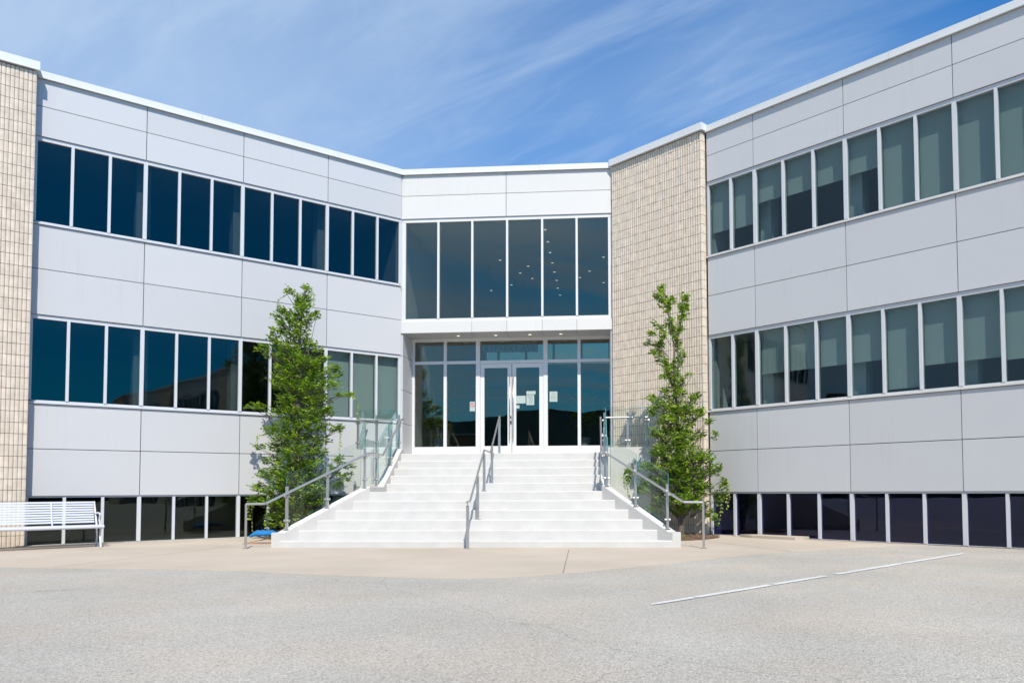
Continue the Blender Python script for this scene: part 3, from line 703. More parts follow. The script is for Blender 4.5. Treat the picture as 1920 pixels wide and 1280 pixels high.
# ------------------------------------------------------------------ bench
bd = Vector((-0.72,-0.69,0)).normalized(); bn = Vector((0.69,-0.72,0)).normalized()      # along the bench, towards its front
B = Vector((-9.26,14.42,0))
bench = empty('bench', B+bd*1.2); tag(bench, 'pale grey slatted metal park bench by the brick pier at far left', 'bench')
LB_ = 2.5
def BP(l, f, z): return B+bd*l+bn*f+Vector((0,0,z))
for k in range(9):        # back slats
    t = k/8; z = 0.44+t*0.36; f = -0.02-t*0.14; mb = MB()
    mb.hexa([BP(0.02,f,z), BP(LB_,f,z), BP(LB_,f-0.012,z+0.003), BP(0.02,f-0.012,z+0.003), BP(0.02,f-0.011,z+0.030), BP(LB_,f-0.011,z+0.030), BP(LB_,f-0.023,z+0.033), BP(0.02,f-0.023,z+0.033)])
    mb.build('back_slat', M['bench'], bench)
for k in range(8):        # seat slats
    f = 0.03+k*0.052; z = 0.375+0.02*(k/7)-0.03*math.sin(k/7*math.pi)+0.01; mb = MB()
    mb.hexa([BP(0.0,f,z), BP(LB_,f,z), BP(LB_,f+0.038,z), BP(0.0,f+0.038,z), BP(0.0,f,z+0.012), BP(LB_,f,z+0.012), BP(LB_,f+0.038,z+0.012), BP(0.0,f+0.038,z+0.012)])
    mb.build('seat_slat', M['bench'], bench)
mb = MB(); mb.tube([BP(-0.04,0.45,0.375), BP(LB_+0.04,0.45,0.375)], 0.030, 12); mb.build('front_rail', M['bench'], bench, smooth=False)
mb = MB(); mb.tube([BP(0.68,0.42,0.362), BP(0.68,0.05,0.365), BP(0.68,-0.012,0.44), BP(0.68,-0.155,0.80)], 0.013, 8); mb.build('middle_strap', M['bench'], bench)
for l in (0.0, 2.45):
    mb = MB(); mb.tube([BP(l,0.05,0.0), BP(l,0.10,0.2), BP(l,0.06,0.40), BP(l,-0.19,0.83)], [0.017,0.014,0.017,0.014], 8)
    mb.tube([BP(l,0.44,0.0), BP(l,0.34,0.2), BP(l,0.40,0.36)], [0.017,0.014,0.017], 8); mb.tube([BP(l,0.06,0.36), BP(l,0.42,0.36)], 0.015, 8)
    mb.build('leg_frame', M['bench'], bench)
    if True:
        mb = MB(); mb.tube([BP(l,-0.05,0.60), BP(l,0.12,0.625), BP(l,0.30,0.61), BP(l,0.38,0.585)], 0.016, 8); mb.tube([BP(l,0.30,0.61), BP(l,0.26,0.50), BP(l,0.34,0.39)], 0.013, 8)
        mb.build('armrest', M['bench'], bench)

# ------------------------------------------------------------------ blue cloth on a low folding stool, left of the stair foot
c0 = Vector((-6.28, 14.85, 0))
stool = empty('folding_stool', c0); tag(stool, 'low folding stool with thin wooden legs and a blue cloth beside the stair wall', 'stool')
mb = MB(); mb.tube([c0+Vector((-0.36,-0.06,0.01)), c0+Vector((0.02,0.0,0.085)), c0+Vector((0.34,0.04,0.16))], 0.010, 6)
mb.tube([c0+Vector((-0.36,0.16,0.01)), c0+Vector((0.0,0.18,0.09)), c0+Vector((0.34,0.20,0.16))], 0.010, 6)
mb.build('leg', M['orange'], stool)
mb = MB(); mb.tube([c0+Vector((0.36,-0.07,0.01)), c0+Vector((0.0,0.0,0.10)), c0+Vector((-0.20,0.03,0.16))], 0.010, 6); mb.tube([c0+Vector((-0.38,-0.1,0.008)), c0+Vector((0.36,-0.08,0.008))], 0.009, 6)
mb.build('leg', M['orange'], stool)
mb = MB(); mb.hexa([c0+Vector(p) for p in ((-0.12,-0.06,0.155),(0.36,-0.04,0.17),(0.36,0.22,0.17),(-0.12,0.22,0.155),(-0.10,-0.05,0.185),(0.36,-0.03,0.20),(0.36,0.21,0.20),(-0.10,0.21,0.185))])
mb.build('seat', M['black'], stool)
cl = empty('cloth', c0+Vector((-0.05,0.05,0.19))); bpy.data.objects.remove(cl)
mb = MB(); nx, ny = 22, 10; vs = []; fs = []
for i in range(nx+1):
    for j in range(ny+1):
        u = i/nx; v = j/ny; e = (1-(2*u-1)**6)*(1-(2*v-1)**6)
        z = 0.19+0.075*e*(0.7+0.3*math.sin(u*14+v*3)*math.cos(v*7+u*5))-0.03*(1-e)*(1-u)
        vs.append(c0+Vector((-0.27+0.50*u+0.02*math.sin(v*9), -0.10+0.32*v+0.015*math.sin(u*11), z)))
for i in range(nx):
    for j in range(ny): a = i*(ny+1)+j; fs.append((a,a+1,a+ny+2,a+ny+1))
o = mb.add(vs, fs).build('cloth', M['blue'], None, smooth=True); tag(o, 'crumpled blue cloth bundle lying on the low folding stool', 'cloth')
sm_ = o.modifiers.new('thick', 'SOLIDIFY'); sm_.thickness = 0.045; sm_.offset = -1

# ------------------------------------------------------------------ notices on the doors, lobby things
def Ex(px): return 0.075+(px-776)*0.014085
def Ez(py): return 4.355-(py-680)*0.01432
def notice(x0, x1, y0, y1, label, lines=0, name='notice', m_='paper'):
    a, b, z1, z0 = Ex(x0), Ex(x1), Ez(y0), Ez(y1); d = -DE+0.002
    mb = MB(); FC.box(mb, a, b, d, d+0.002, z0, z1)
    ro = mb.build(name, M[m_]); tag(ro, label, 'notice', 'paper notices taped to the entrance glass')
    if lines:
        mb = MB(); w = b-a; h = z1-z0
        for i in range(lines):
            zz = z1-h*(0.12+0.8*i/lines); ln = w*random.uniform(0.4,0.75); s0 = a+w*0.12+random.uniform(0, max(0.001,w*0.76-ln))
            FC.box(mb, s0, s0+ln, d+0.0025, d+0.0032, zz-h*0.018, zz)
        mb.build('print', M['ink'], ro)
    return ro
notice(969, 987, 743, 757, 'blank landscape sheet low on the right door beside the handle', 0)
notice(988.5, 1005.5, 734.5, 740.5, 'small wide strip notice at the top of the right door papers', 1)
notice(988.5, 1003, 741.5, 760, 'tall printed sheet directly under the strip notice on the right door', 8)
notice(1031.5, 1046, 736, 754.5, 'printed sheet alone on the glass bay right of the doors', 6)
notice(969.5, 975.5, 760, 766, 'tiny white sticker beneath the blank sheet on the right door', 0)
ns_ = notice(882.5, 892.3, 752.5, 770, 'white sticker with red prohibition ring on the bay left of the doors', 1)
cx_ = (Ex(882.5)+Ex(892.3))/2; cz_ = Ez(759); d_ = -DE+0.006
vs = []; fs = []; n = 20
for i in range(n):
    a = 2*math.pi*i/n
    for rr in (0.058, 0.046): vs.append(FC.P(cx_+rr*math.cos(a), d_, cz_+rr*math.sin(a)))
for i in range(n): j = (i+1)%n; fs.append((2*i,2*j,2*j+1,2*i+1))
k = len(vs)
for s_, t_ in ((-0.045,0.035),(-0.035,0.045),(0.045,-0.035),(0.035,-0.045)): vs.append(FC.P(cx_+s_, d_, cz_+t_))
fs.append((k,k+1,k+2,k+3)); MB().add(vs, fs).build('prohibition_ring', M['red'], ns_)

# sign seen through the transom
sg_root = empty('street_name_sign', (-2.5, 23.6, 5.3)); tag(sg_root, 'framed sign with dark letters hanging inside the lobby above the doors', 'sign')
mb = MB(); y_ = 23.6
x0, x1, z0, z1 = -3.30, -1.62, 5.285, 5.50
for a, b, c, d in ((x0,x1,z1,z1+.018),(x0,x1,z0-.018,z0),(x0-.018,x0,z0-.018,z1+.018),(x1,x1+.018,z0-.018,z1+.018)): mb.box((a,y_,c),(b,y_+.02,d))
mb.build('sign_frame', M['black'], sg_root)
mb = MB(); mb.box((x0,y_+.012,z0),(x1,y_+.016,z1)); mb.build('sign_panel', plain('sign_panel', (0.30,0.42,0.38), 0.7), sg_root)
tcv = bpy.data.curves.new('txt', 'FONT'); tcv.body = 'SPARKS AVE'; tcv.size = 0.235; tcv.extrude = 0.004; tcv.space_character = 1.12
to = bpy.data.objects.new('txt', tcv); COL.objects.link(to)
bpy.context.view_layer.update()
tm = bpy.data.meshes.new_from_object(to.evaluated_get(bpy.context.evaluated_depsgraph_get())); bpy.data.objects.remove(to)
tm.materials.clear(); tm.materials.append(M['black'])
to = bpy.data.objects.new('lettering', tm); COL.objects.link(to); to.rotation_euler = (R_(90),0,0); place(to, (x0+0.22,y_+0.004,z0+0.025), sg_root)
mb = MB(); mb.add([(x0+.10,y_+.005,z0+.02),(x0+.19,y_+.005,z0+.105),(x0+.10,y_+.005,z0+.19),(x0+.03,y_+.005,z0+.105)], [(0,1,2,3)]); mb.build('sign_mark', M['black'], sg_root)
mb = MB()
for xx in (x0+0.2, x1-0.2): mb.box((xx,y_,z1+.018),(xx+.01,y_+.01,7.97))
mb.build('hanger', M['black'], sg_root)

dk = MB(); dk.box((-4.25,23.9,1.80),(-3.50,24.9,2.72)); desk = dk.build('reception_desk', M['wood']); tag(desk, 'reddish wooden reception desk inside the lobby left of the doors', 'desk')
mb = MB(); mb.box((-4.30,23.85,2.721),(-3.45,24.95,2.77)); mb.build('desk_top', M['steel'], desk)
def lobby_plant(x, y, lab):
    e = empty('potted_plant', (x, y, 1.80)); tag(e, lab, 'plant', 'potted plants inside the lobby')
    mb = MB(); mb.tube([(x,y,1.80),(x,y,2.45)], [0.12,0.17], 14); mb.build('pot', M['white_frame'], e)
    mb = MB(); mb.tube([(x,y,2.4),(x+.03,y,2.9),(x-.02,y,3.3)], 0.018, 6); mb.build('stem', M['bark'], e)
    v = []; f = []; tone = []
    for i in range(420):
        p = Vector((random.gauss(0,.2), random.gauss(0,.2), random.uniform(2.75,3.75)-1.80)); d = Vector((random.uniform(-1,1),random.uniform(-1,1),random.uniform(-.6,.6))).normalized(); s = d.orthogonal().normalized()*0.03
        k = len(v); v += [p, p+d*.06+s, p+d*.13, p+d*.06-s]; f.append((k,k+1,k+2,k+3))
    me = bpy.data.meshes.new('foliage'); me.from_pydata(v, [], f); me.materials.append(M['leaf']); at = me.attributes.new('tone','FLOAT','FACE'); at.data.foreach_set('value', [random.random() for _ in f])
    o = bpy.data.objects.new('foliage', me); COL.objects.link(o); place(o, (x,y,1.80), e)
lobby_plant(-4.25, 21.6, 'tall leafy plant in white pot inside the left lobby glass'); lobby_plant(-0.15, 21.3, 'tall leafy plant in white pot inside the right lobby glass')

# ------------------------------------------------------------------ kerb and strips by the right wing
def rough_prism(name, poly, z0, z1, m_, lab):
    mb = MB(); mb.prism(poly, z0, z1); return tag(mb.build(name, m_), lab, None, None, 'structure')
k0 = [FR.xy(0.95,0.30), FR.xy(1.3,0.42), FR.xy(1.75,0.46), FR.xy(2.35,0.52), FR.xy(2.42,0.30), FR.xy(2.40,0.05), FR.xy(1.8,0.04), FR.xy(1.2,0.05)]
rough_prism('kerb', k0, -0.02, 0.055, M['concrete'], 'broken end of a low concrete kerb along the right wing windows')
sheet('soil_strip', [FR.xy(2.4,0.0), FR.xy(8.0,0.0), FR.xy(8.0,0.10), FR.xy(2.4,0.12)], 0.004, M['soil_strip'], 'narrow dark soil strip under the right wing basement windows')
sheet('gravel_strip', [FL.xy(-3.0,0.16), FL.xy(1.6,-0.02), FL.xy(1.6,0.06), FL.xy(0.1,0.16), FL.xy(-0.1,0.36), FL.xy(-3.0,0.38)], 0.004, M['soil_strip'], 'dusty gravel strip along the foot of the left brick pier')

# ------------------------------------------------------------------ trees
def tree(name, base, lobes, limbs, lab, density, seed, depth=0.75, trunk_r=0.055, droop=()):
    rnd = random.Random(seed); bx, by = base
    root = empty(name, (bx, by, 0)); tag(root, lab, 'tree', 'columnar trees flanking the stairs')
    mb = MB()
    for pts, r0, r1 in limbs:
        n = len(pts); mb.tube([(bx+p[0], by+p[1], p[2]) for p in pts], [r0+(r1-r0)*i/(n-1) for i in range(n)], 7)
    V, F, T = [], [], []
    twigs = []
    zc = [l[1] for l in lobes]
    for (lx, lz, rx, rz) in lobes:
        area = math.pi*rx*rz; nt_ = max(3, int(area*density))
        ry = min(max(rx, rz)*1.2, 0.5)
        # lobes of wide rows stay near the trunk axis; narrow ones fan out in depth a little
        oy = rnd.uniform(-1,1)*depth*0.12 if abs(lx) < 0.5 else rnd.uniform(-1,1)*0.12
        for i in range(nt_):
            while True:
                a, b_, c = rnd.uniform(-1,1), rnd.uniform(-1,1), rnd.uniform(-1,1)
                if a*a+b_*b_+c*c < 1: break
            p = Vector((bx+lx+a*rx, by+oy+b_*ry*depth, lz+c*rz))
            axis = Vector((bx+lx*0.35, by, lz-0.35))
            d = (p-axis); d = d.normalized() if d.length > 1e-4 else Vector((0,0,1))
            d = (d*0.75+Vector((rnd.uniform(-1,1),rnd.uniform(-1,1),rnd.uniform(-.45,.55)))*0.7).normalized()
            L = rnd.uniform(0.07,0.16)*(0.6+0.8*min(1,rx/0.25)); q = p-d*L*0.5
            droopy = rnd.random() < 0.25
            nl = rnd.randint(4,7); tone0 = rnd.gauss(0.46,0.24)
            side = d.cross(Vector((0,0,1))); side = side.normalized() if side.length > .1 else Vector((1,0,0))
            for k in range(nl):
                t = (k+0.5)/nl; s_ = 1 if k%2 else -1
                ld = (d*0.55+side*s_*0.9+Vector((rnd.uniform(-.35,.35),rnd.uniform(-.35,.35),rnd.uniform(-.35,.25)-(0.5 if droopy else 0)))).normalized()
                o_ = q+d*L*t+Vector((0,0,-0.04*t*t if droopy else 0))
                ll = rnd.uniform(0.038,0.078); up_ = Vector((rnd.uniform(-.8,.8),rnd.uniform(-.8,.8),1)).normalized()
                w = ld.cross(up_); w = w.normalized()*ll*0.34 if w.length > .05 else side*ll*.3
                nrm = w.cross(ld).normalized()*ll*0.08
                k0_ = len(V)
                V += [o_, o_+ld*ll*0.30+w+nrm, o_+ld*ll*0.72+w*0.75+nrm, o_+ld*ll, o_+ld*ll*0.72-w*0.75+nrm, o_+ld*ll*0.30-w+nrm]
                F += [(k0_,k0_+1,k0_+2,k0_+3),(k0_,k0_+3,k0_+4,k0_+5)]
                tn = min(1,max(0,tone0+rnd.gauss(0,0.10)+0.06*(lz/5))); T += [tn,tn]
            if rnd.random() < 0.10: twigs.append((axis.lerp(p,0.25), p))
    for (sx_, sz_, ex, ez, oy) in droop:      # hanging sprays of young leaves
        n = 13; a = Vector((bx+sx_,by+oy,sz_)); b_ = Vector((bx+ex,by+oy-0.05,ez))
        prev = None
        for i in range(n):
            t = i/(n-1); p = a.lerp(b_,t)+Vector((0.10*math.sin(t*math.pi)*(1 if ex>sx_ else -1),0,0.10*math.sin(t*math.pi)))
            for s_ in (0,1):
                ld = Vector((rnd.uniform(-1,1),rnd.uniform(-1,1),-0.9)).normalized(); ll = rnd.uniform(0.035,0.065); w = ld.cross(Vector((rnd.random(),1,0.3))).normalized()*ll*.28
                k0_ = len(V); V += [p, p+ld*ll*.35+w, p+ld*ll*.75+w*.7, p+ld*ll, p+ld*ll*.75-w*.7, p+ld*ll*.35-w]; F += [(k0_,k0_+1,k0_+2,k0_+3),(k0_,k0_+3,k0_+4,k0_+5)]
                tn = min(1,max(0,rnd.gauss(0.85,.1))); T += [tn,tn]
        mb.tube([a, a.lerp(b_,.5)+Vector((0.10*(1 if ex>sx_ else -1),0,0.10)), b_], 0.004, 4)
    for a, b_ in twigs: mb.tube([a, b_], [0.008,0.003], 4, caps=False)
    mb.build('trunk', M['bark'], root, origin=(bx,by,0))
    me = bpy.data.meshes.new('crown'); o3 = Vector((bx,by,0)); me.from_pydata([v-o3 for v in V], [], F); me.materials.append(M['leaf'])
    at = me.attributes.new('tone','FLOAT','FACE'); at.data.foreach_set('value', T)
    o = bpy.data.objects.new('crown', me); COL.objects.link(o); place(o, (bx,by,0), root)
    print(name, 'leaves', len(F)//2)
RB= [(-0.33,5.28,0.101,0.09),(-0.41,5.1,0.135,0.101),(-0.3,4.96,0.135,0.09),(-0.14,5.0,0.101,0.079),(-0.24,4.79,0.068,0.09),(-0.18,4.59,0.09,0.112),(-0.14,4.4,0.09,0.112),(0.14,5.07,0.112,0.079),(0.1,4.86,0.124,0.124),(0.07,4.63,0.101,0.124),(-0.01,4.4,0.101,0.124),(-0.07,4.2,0.101,0.101),(-0.03,4.08,0.101,0.101),(-0.51,4.54,0.079,0.056),(-0.36,4.46,0.09,0.079),(-0.58,4.3,0.101,0.079),(-0.34,4.26,0.09,0.112),(-0.66,4.13,0.09,0.068),(-0.44,4.08,0.135,0.112),(-0.5,3.9,0.135,0.112),(-0.35,3.73,0.135,0.112),(-0.23,3.57,0.146,0.112),(0.04,3.88,0.124,0.09),(-0.03,3.68,0.124,0.112),(-0.15,3.44,0.191,0.112),(0.19,3.43,0.112,0.045),(-0.37,3.37,0.09,0.056),(-0.06,3.27,0.158,0.101),(-0.14,3.05,0.292,0.169),(-0.56,2.91,0.158,0.068),(0.31,2.95,0.112,0.101),(-0.28,2.75,0.315,0.146),(0.13,2.71,0.247,0.191),(-0.08,2.43,0.427,0.214),(-0.59,2.64,0.135,0.101),(0.38,2.6,0.158,0.112),(0.62,2.43,0.112,0.068),(-0.45,2.18,0.225,0.112),(-0.06,2.09,0.405,0.247),(0.34,2.15,0.202,0.112),(0.71,2.14,0.09,0.09),(-0.0,1.75,0.495,0.247),(-0.45,1.8,0.247,0.101),(0.48,1.64,0.247,0.158),(-0.15,1.44,0.45,0.225),(0.33,1.36,0.337,0.202),(0.7,1.41,0.158,0.135),(-1.02,1.4,0.158,0.09),(-1.1,1.22,0.079,0.09),(-0.68,1.47,0.225,0.101),(0.85,1.1,0.112,0.135),(0.9,0.85,0.068,0.112),(0.77,0.79,0.09,0.135),(-0.57,1.14,0.292,0.158),(-0.09,1.1,0.45,0.225),(0.38,1.02,0.27,0.18),(-0.8,0.97,0.158,0.101),(-0.41,0.8,0.247,0.135),(0.02,0.76,0.383,0.202),(0.38,0.68,0.202,0.135),(-0.52,0.58,0.18,0.079),(-0.02,0.55,0.225,0.101),(0.6,0.51,0.112,0.112),(0.71,0.35,0.068,0.112)]
LB= [(0.11,5.29,0.134,0.067),(-0.17,5.21,0.134,0.067),(0.05,5.07,0.201,0.157),(0.1,4.84,0.201,0.157),(-0.38,4.8,0.134,0.089),(-0.49,4.73,0.089,0.067),(-0.14,4.71,0.157,0.101),(0.31,4.7,0.134,0.101),(-0.29,4.56,0.201,0.134),(0.05,4.55,0.246,0.134),(-0.43,4.37,0.179,0.101),(-0.0,4.3,0.291,0.145),(-0.52,4.16,0.134,0.078),(-0.72,3.99,0.157,0.089),(-0.28,4.05,0.313,0.145),(0.17,4.1,0.179,0.101),(-0.67,3.88,0.112,0.067),(-0.17,3.84,0.358,0.157),(0.34,3.99,0.134,0.067),(0.25,3.7,0.246,0.123),(-0.16,3.57,0.358,0.157),(0.51,3.79,0.157,0.067),(0.7,3.59,0.179,0.101),(0.34,3.46,0.268,0.134),(0.77,3.44,0.134,0.078),(-0.22,3.28,0.38,0.157),(0.18,3.2,0.358,0.157),(0.66,3.23,0.224,0.112),(0.91,3.05,0.201,0.056),(1.11,3.03,0.089,0.045),(-0.15,2.96,0.38,0.157),(0.37,2.94,0.313,0.134),(-1.0,2.8,0.157,0.056),(-0.75,2.77,0.134,0.078),(-0.21,2.69,0.403,0.157),(0.3,2.63,0.38,0.157),(0.67,2.69,0.134,0.089),(-0.15,2.39,0.403,0.168),(0.35,2.38,0.313,0.157),(0.75,2.31,0.157,0.067),(0.89,2.35,0.089,0.067),(-0.59,2.27,0.157,0.067),(-0.15,2.11,0.403,0.157),(0.34,2.08,0.313,0.134),(-0.74,1.93,0.134,0.067),(-0.42,1.93,0.224,0.112),(0.02,1.81,0.425,0.168),(0.47,1.84,0.157,0.089),(-0.56,1.66,0.201,0.101),(-0.08,1.55,0.447,0.168),(0.36,1.57,0.268,0.134),(-0.59,1.37,0.268,0.112),(-0.1,1.27,0.492,0.179),(0.39,1.32,0.291,0.145),(0.88,1.65,0.134,0.101),(1.06,1.54,0.134,0.089),(0.92,1.32,0.201,0.112),(0.72,1.45,0.134,0.089),(-0.79,1.07,0.179,0.112),(-0.39,1.03,0.335,0.145),(0.09,1.03,0.38,0.168),(0.48,1.03,0.224,0.134),(0.81,1.12,0.134,0.101),(-0.87,0.83,0.101,0.089),(-0.5,0.77,0.313,0.134),(-0.04,0.79,0.38,0.157),(0.39,0.81,0.224,0.134),(-0.41,0.51,0.268,0.134),(0.04,0.54,0.291,0.134),(-0.49,0.34,0.134,0.101),(-0.18,0.32,0.201,0.089)]

limR = [([(0,0,-.05),(-.01,0,.35),(.0,0,.8),(-.03,0,1.6),(-.05,0,2.6),(-.12,0,3.4),(-.1,0,4.1)], .075, .012), ([(-.1,0,4.0),(-.2,.02,4.6),(-.3,0,5.2)], .014, .005), ([(-.05,0,4.1),(.06,.02,4.6),(.12,0,5.0)], .014, .005),
 ([(-.08,0,3.0),(-.3,0,3.7),(-.42,0,4.3)], .02, .005), ([(0,0,.3),(-.1,.05,.45),(-.45,.1,.8),(-.8,.1,1.2)], .028, .006), ([(0,0,.32),(.12,0,.5),(.45,0,.9),(.7,0,1.4)], .028, .006), ([(0,0,.9),(.3,-.1,1.6),(.5,-.1,2.3)], .02, .005), ([(0,0,1.0),(-.3,.1,1.7),(-.5,.1,2.6)], .02, .005), ([(0,0,1.5),(.15,.2,2.2),(.3,.25,2.8)], .02, .005), ([(0,0,.7),(-.2,-.2,1.3),(-.35,-.3,1.9)], .02, .005)]
limL = [([(0,0,-.05),(0,0,.5),(.02,0,1.4),(-.02,0,2.6),(.0,0,3.8),(.05,0,4.8),(.08,0,5.2)], .08, .006), ([(0,0,.5),(-.3,.1,.9),(-.6,.1,1.4)], .03, .006), ([(0,0,.5),(.3,.1,.9),(.8,.1,1.4),(1.0,.1,1.6)], .03, .006), ([(0,0,1.0),(.3,-.1,1.8),(.6,-.1,2.6)], .025, .005), ([(0,0,1.2),(-.3,0,2.0),(-.7,0,2.7),(-1.0,0,2.8)], .025, .004), ([(0,0,2.2),(.4,0,2.9),(1.1,0,3.03)], .022, .004), ([(0,0,2.6),(-.3,0,3.4),(-.6,0,4.0)], .02, .004), ([(0,0,3.3),(.2,0,3.9),(.35,0,4.6)], .015, .004), ([(0,0,3.4),(-.2,0,4.1),(-.4,0,4.8)], .015, .004)]
tree('columnar_tree', (1.901, 16.2), RB, limR, 'slim columnar tree with forked leafy top in front of the brick pier', 620, 11, 0.8,
     droop=[(.8,1.3,.95,.75,0),(.72,1.0,.80,.3,0),(.9,1.1,.98,.6,.1),(-.9,1.4,-1.12,.9,0),(-1.0,1.45,-1.18,1.05,.1)])
tree('columnar_tree', (-6.143, 16.1), LB, limL, 'fuller columnar tree with spreading lower branches before the left wing windows', 600, 23, 0.8,
     droop=[(-.2,5.2,-.45,4.7,0),(.1,5.3,.32,4.9,0),(1.05,3.05,1.25,2.5,0),(-.7,2.2,-.80,1.9,0),(-.75,1.0,-.98,.45,0),(-.8,.9,-.95,.2,.1),(.7,2.4,.9,1.9,0),(-.4,.8,-.5,.1,-.2)])

# mulch bed and a tuft of grass at the foot of the right tree
pts_ = [(1.45,15.4),(1.62,15.0),(1.85,14.98),(2.25,15.25),(2.62,15.8),(2.72,16.2),(2.55,16.55),(2.0,17.1),(1.5,17.3),(1.38,16.4)]
rough_prism('mulch_bed', pts_, -0.02, 0.012, M['mulch'], 'low bed of brown wood mulch around the foot of the right tree')
V, F = [], []
rnd = random.Random(5)
def inside(p):
    c = False
    for i in range(len(pts_)):
        (xa,ya),(xb,yb) = pts_[i], pts_[i-1]
        if (ya > p[1]) != (yb > p[1]) and p[0] < (xb-xa)*(p[1]-ya)/(yb-ya)+xa: c = not c
    return c
cnt = 0
while cnt < 900:
    x, y = rnd.uniform(1.35,2.75), rnd.uniform(14.9,17.3)
    if not inside((x,y)): continue
    cnt += 1; a = rnd.uniform(0,math.pi); l = rnd.uniform(.015,.045); w = rnd.uniform(.005,.012); z = rnd.uniform(.012,.05); t = rnd.uniform(-.015,.015)
    dx, dy = math.cos(a)*l, math.sin(a)*l; ex, ey = -math.sin(a)*w, math.cos(a)*w; k = len(V)
    V += [(x-dx-ex,y-dy-ey,z-t),(x+dx-ex,y+dy-ey,z+t),(x+dx+ex,y+dy+ey,z+t),(x-dx+ex,y-dy+ey,z-t),(x,y,z+.012)]; F += [(0+k,1+k,4+k),(1+k,2+k,4+k),(2+k,3+k,4+k),(3+k,k,4+k)]
o = MB().add(V, F).build('mulch_chips', M['mulch'], origin=(2,16,0)); tag(o, 'loose brown bark chips lying on the mulch bed', None, None, 'stuff')
V, F, T = [], [], []
for i in range(160):
    x, y = rnd.gauss(1.75,.09), rnd.gauss(15.6,.1); a = rnd.uniform(0,6.28); h = rnd.uniform(.04,.13); lx, ly = rnd.gauss(0,.03), rnd.gauss(0,.03); k = len(V)
    V += [(x-.006*math.cos(a),y-.006*math.sin(a),0),(x+.006*math.cos(a),y+.006*math.sin(a),0),(x+lx,y+ly,h)]; F.append((k,k+1,k+2)); T.append(rnd.uniform(.5,1))
me = bpy.data.meshes.new('grass_tuft'); me.from_pydata(V,[],F); me.materials.append(M['leaf']); at = me.attributes.new('tone','FLOAT','FACE'); at.data.foreach_set('value', T)
o = bpy.data.objects.new('grass_tuft', me); COL.objects.link(o); WORLD[o.name] = Vector((0,0,0)); tag(o, 'small tuft of bright green grass at the end of the stair wall', None, None, 'stuff')

# small stones and twigs scattered on the lot
rnd = random.Random(9); V, F = [], []
for i in range(230):
    x, y = rnd.uniform(-9,7), rnd.uniform(3.2,12.5)
    s = rnd.uniform(.002,.008); k = len(V); z = -0.004
    V += [(x-s,y-s*.7,z),(x+s*.9,y-s*.8,z),(x+s*.8,y+s,z),(x-s*.8,y+s*.8,z),(x,y,z+s*1.1)]; F += [(k,k+1,k+4),(k+1,k+2,k+4),(k+2,k+3,k+4),(k+3,k,k+4)]
o = MB().add(V, F).build('loose_stones', M['rock'], origin=(0,8,0)); tag(o, 'tiny loose stones and twigs scattered over the asphalt', None, None, 'stuff')

# pitted seam and hairline cracks in the lot, litter along the wall foot
def scatter(name, paths, n, spread, smin, smax, m_, lab, z0):
    V, F = [], []
    for i in range(n):
        path = rnd.choice(paths); k = rnd.randrange(len(path)-1); t = rnd.random()
        x = path[k][0]+(path[k+1][0]-path[k][0])*t+rnd.gauss(0, spread); y = path[k][1]+(path[k+1][1]-path[k][1])*t+rnd.gauss(0, spread*1.3)
        s = rnd.uniform(smin, smax); a = rnd.uniform(0, 6.28); q = len(V)
        for j in range(5):
            rr = s*rnd.uniform(.6, 1.2); V.append((x+rr*math.cos(a+j*1.2566), y+rr*math.sin(a+j*1.2566), z0))
        V.append((x, y, z0+s*0.5)); F += [(q+j, q+(j+1)%5, q+5) for j in range(5)]
    tag(MB().add(V, F).build(name, m_, origin=(V[0][0], V[0][1], 0)), lab, None, None, 'stuff')
seam = [(-4.97,7.37),(-4.38,6.63),(-3.9,6.2),(-3.44,5.82)]; seam2 = [(-3.32,5.34),(-2.93,4.74),(-2.53,4.08)]; seam3 = [(-3.73,5.17),(-3.4,5.6),(-3.9,6.2)]
scatter('gravel', [seam, seam2, seam3], 800, .11, .002, .006, M['rock'], 'dark loose gravel gathered in a pitted seam of the asphalt at lower left', -0.004)
lw = [FL.xy(-2.5,.45), FL.xy(0.2,.35), FL.xy(2.0,.10), FL.xy(5.0,.08)]
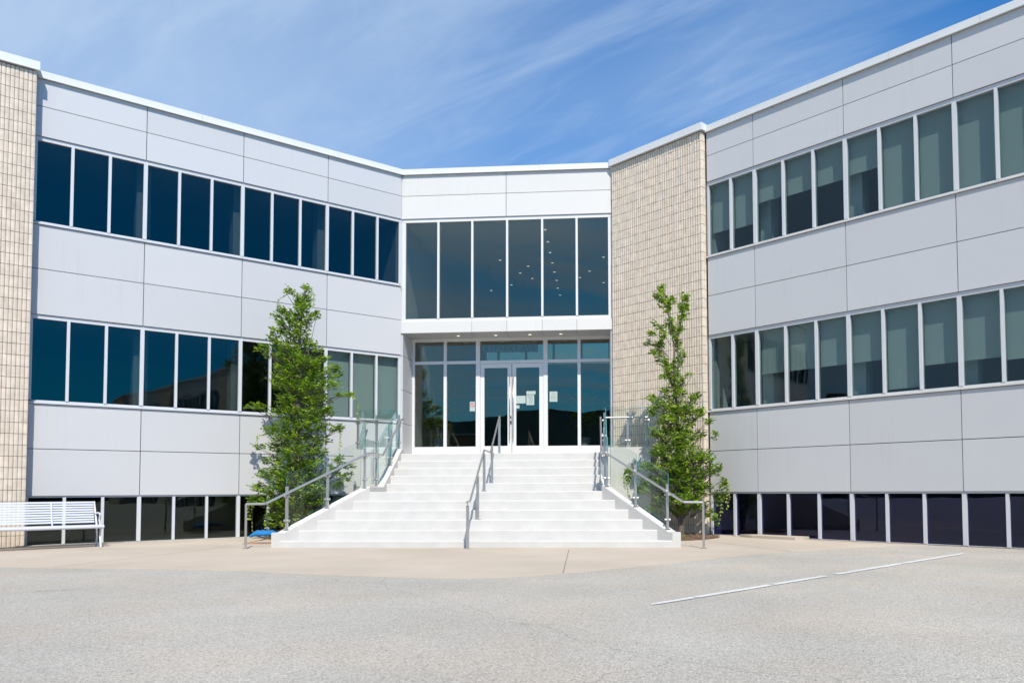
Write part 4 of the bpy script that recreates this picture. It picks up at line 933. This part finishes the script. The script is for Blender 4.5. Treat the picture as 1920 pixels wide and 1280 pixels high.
scatter('leaf_litter', [lw, [FR.xy(0.2,.10), FR.xy(2.3,.15), FR.xy(7,.14)]], 420, .05, .004, .014, M['mulch'], 'sparse dry leaf litter along the foot of the basement windows', 0.001)
def crack(pts, w, z, name, lab, m_):
    vs = []; fs = []; P = []
    for a, b in zip(pts[:-1], pts[1:]):
        for k in range(8): P.append((a[0]+(b[0]-a[0])*k/8+rnd.gauss(0,.012), a[1]+(b[1]-a[1])*k/8+rnd.gauss(0,.02)))
    P.append(pts[-1])
    for i, p in enumerate(P):
        ww = w*rnd.uniform(.4,1.3)*(1 if 0 < i < len(P)-1 else .1); vs += [(p[0], p[1]-ww, z), (p[0], p[1]+ww, z)]
    for i in range(len(P)-1): fs.append((2*i, 2*i+2, 2*i+3, 2*i+1))
    tag(MB().add(vs, fs).build(name, m_), lab, None, None, 'structure')
crack([(-5.74,7.51),(-5.68,7.86),(-5.27,8.05)], .006, -0.0015, 'asphalt_crack', 'thin dark crack across the asphalt near the lower left edge', M['soil_strip'])
crack([(-8.52,12.0),(-8.11,12.78)], .007, 0.0025, 'pavement_crack', 'thin pale crack in the concrete apron in front of the bench', M['line'])
crack([(-7.7,14.32),(-7.29,15.79)], .008, 0.0025, 'pavement_crack', 'thin dark crack in the concrete apron before the left wing', M['soil_strip'])

# ------------------------------------------------------------------ wooded rise beyond the lot, seen only in the glass
vs = []; fs = []; nx = 90
for i in range(nx+1):
    a = -1.35+2.7*i/nx; R0 = 75
    h = 11.6+0.9*math.sin(i*.31+2)+0.35*math.sin(i*.9+1)+random.uniform(-.2,.2)
    x, y = math.sin(a)*R0, -math.cos(a)*R0+5
    vs += [(x*.92,y*.92,-.05),(x*.97,y*.97,h*.6),(x,y,h),(x*1.3,y*1.3,h*.8),(x*1.3,y*1.3,-.05)]
for i in range(nx):
    for j in range(4): k = i*5+j; fs.append((k,k+1,k+6,k+5))
o = MB().add(vs, fs).build('hill', M['hill']); tag(o, 'dark wooded rise beyond the far side of the lot', None, None, 'structure')
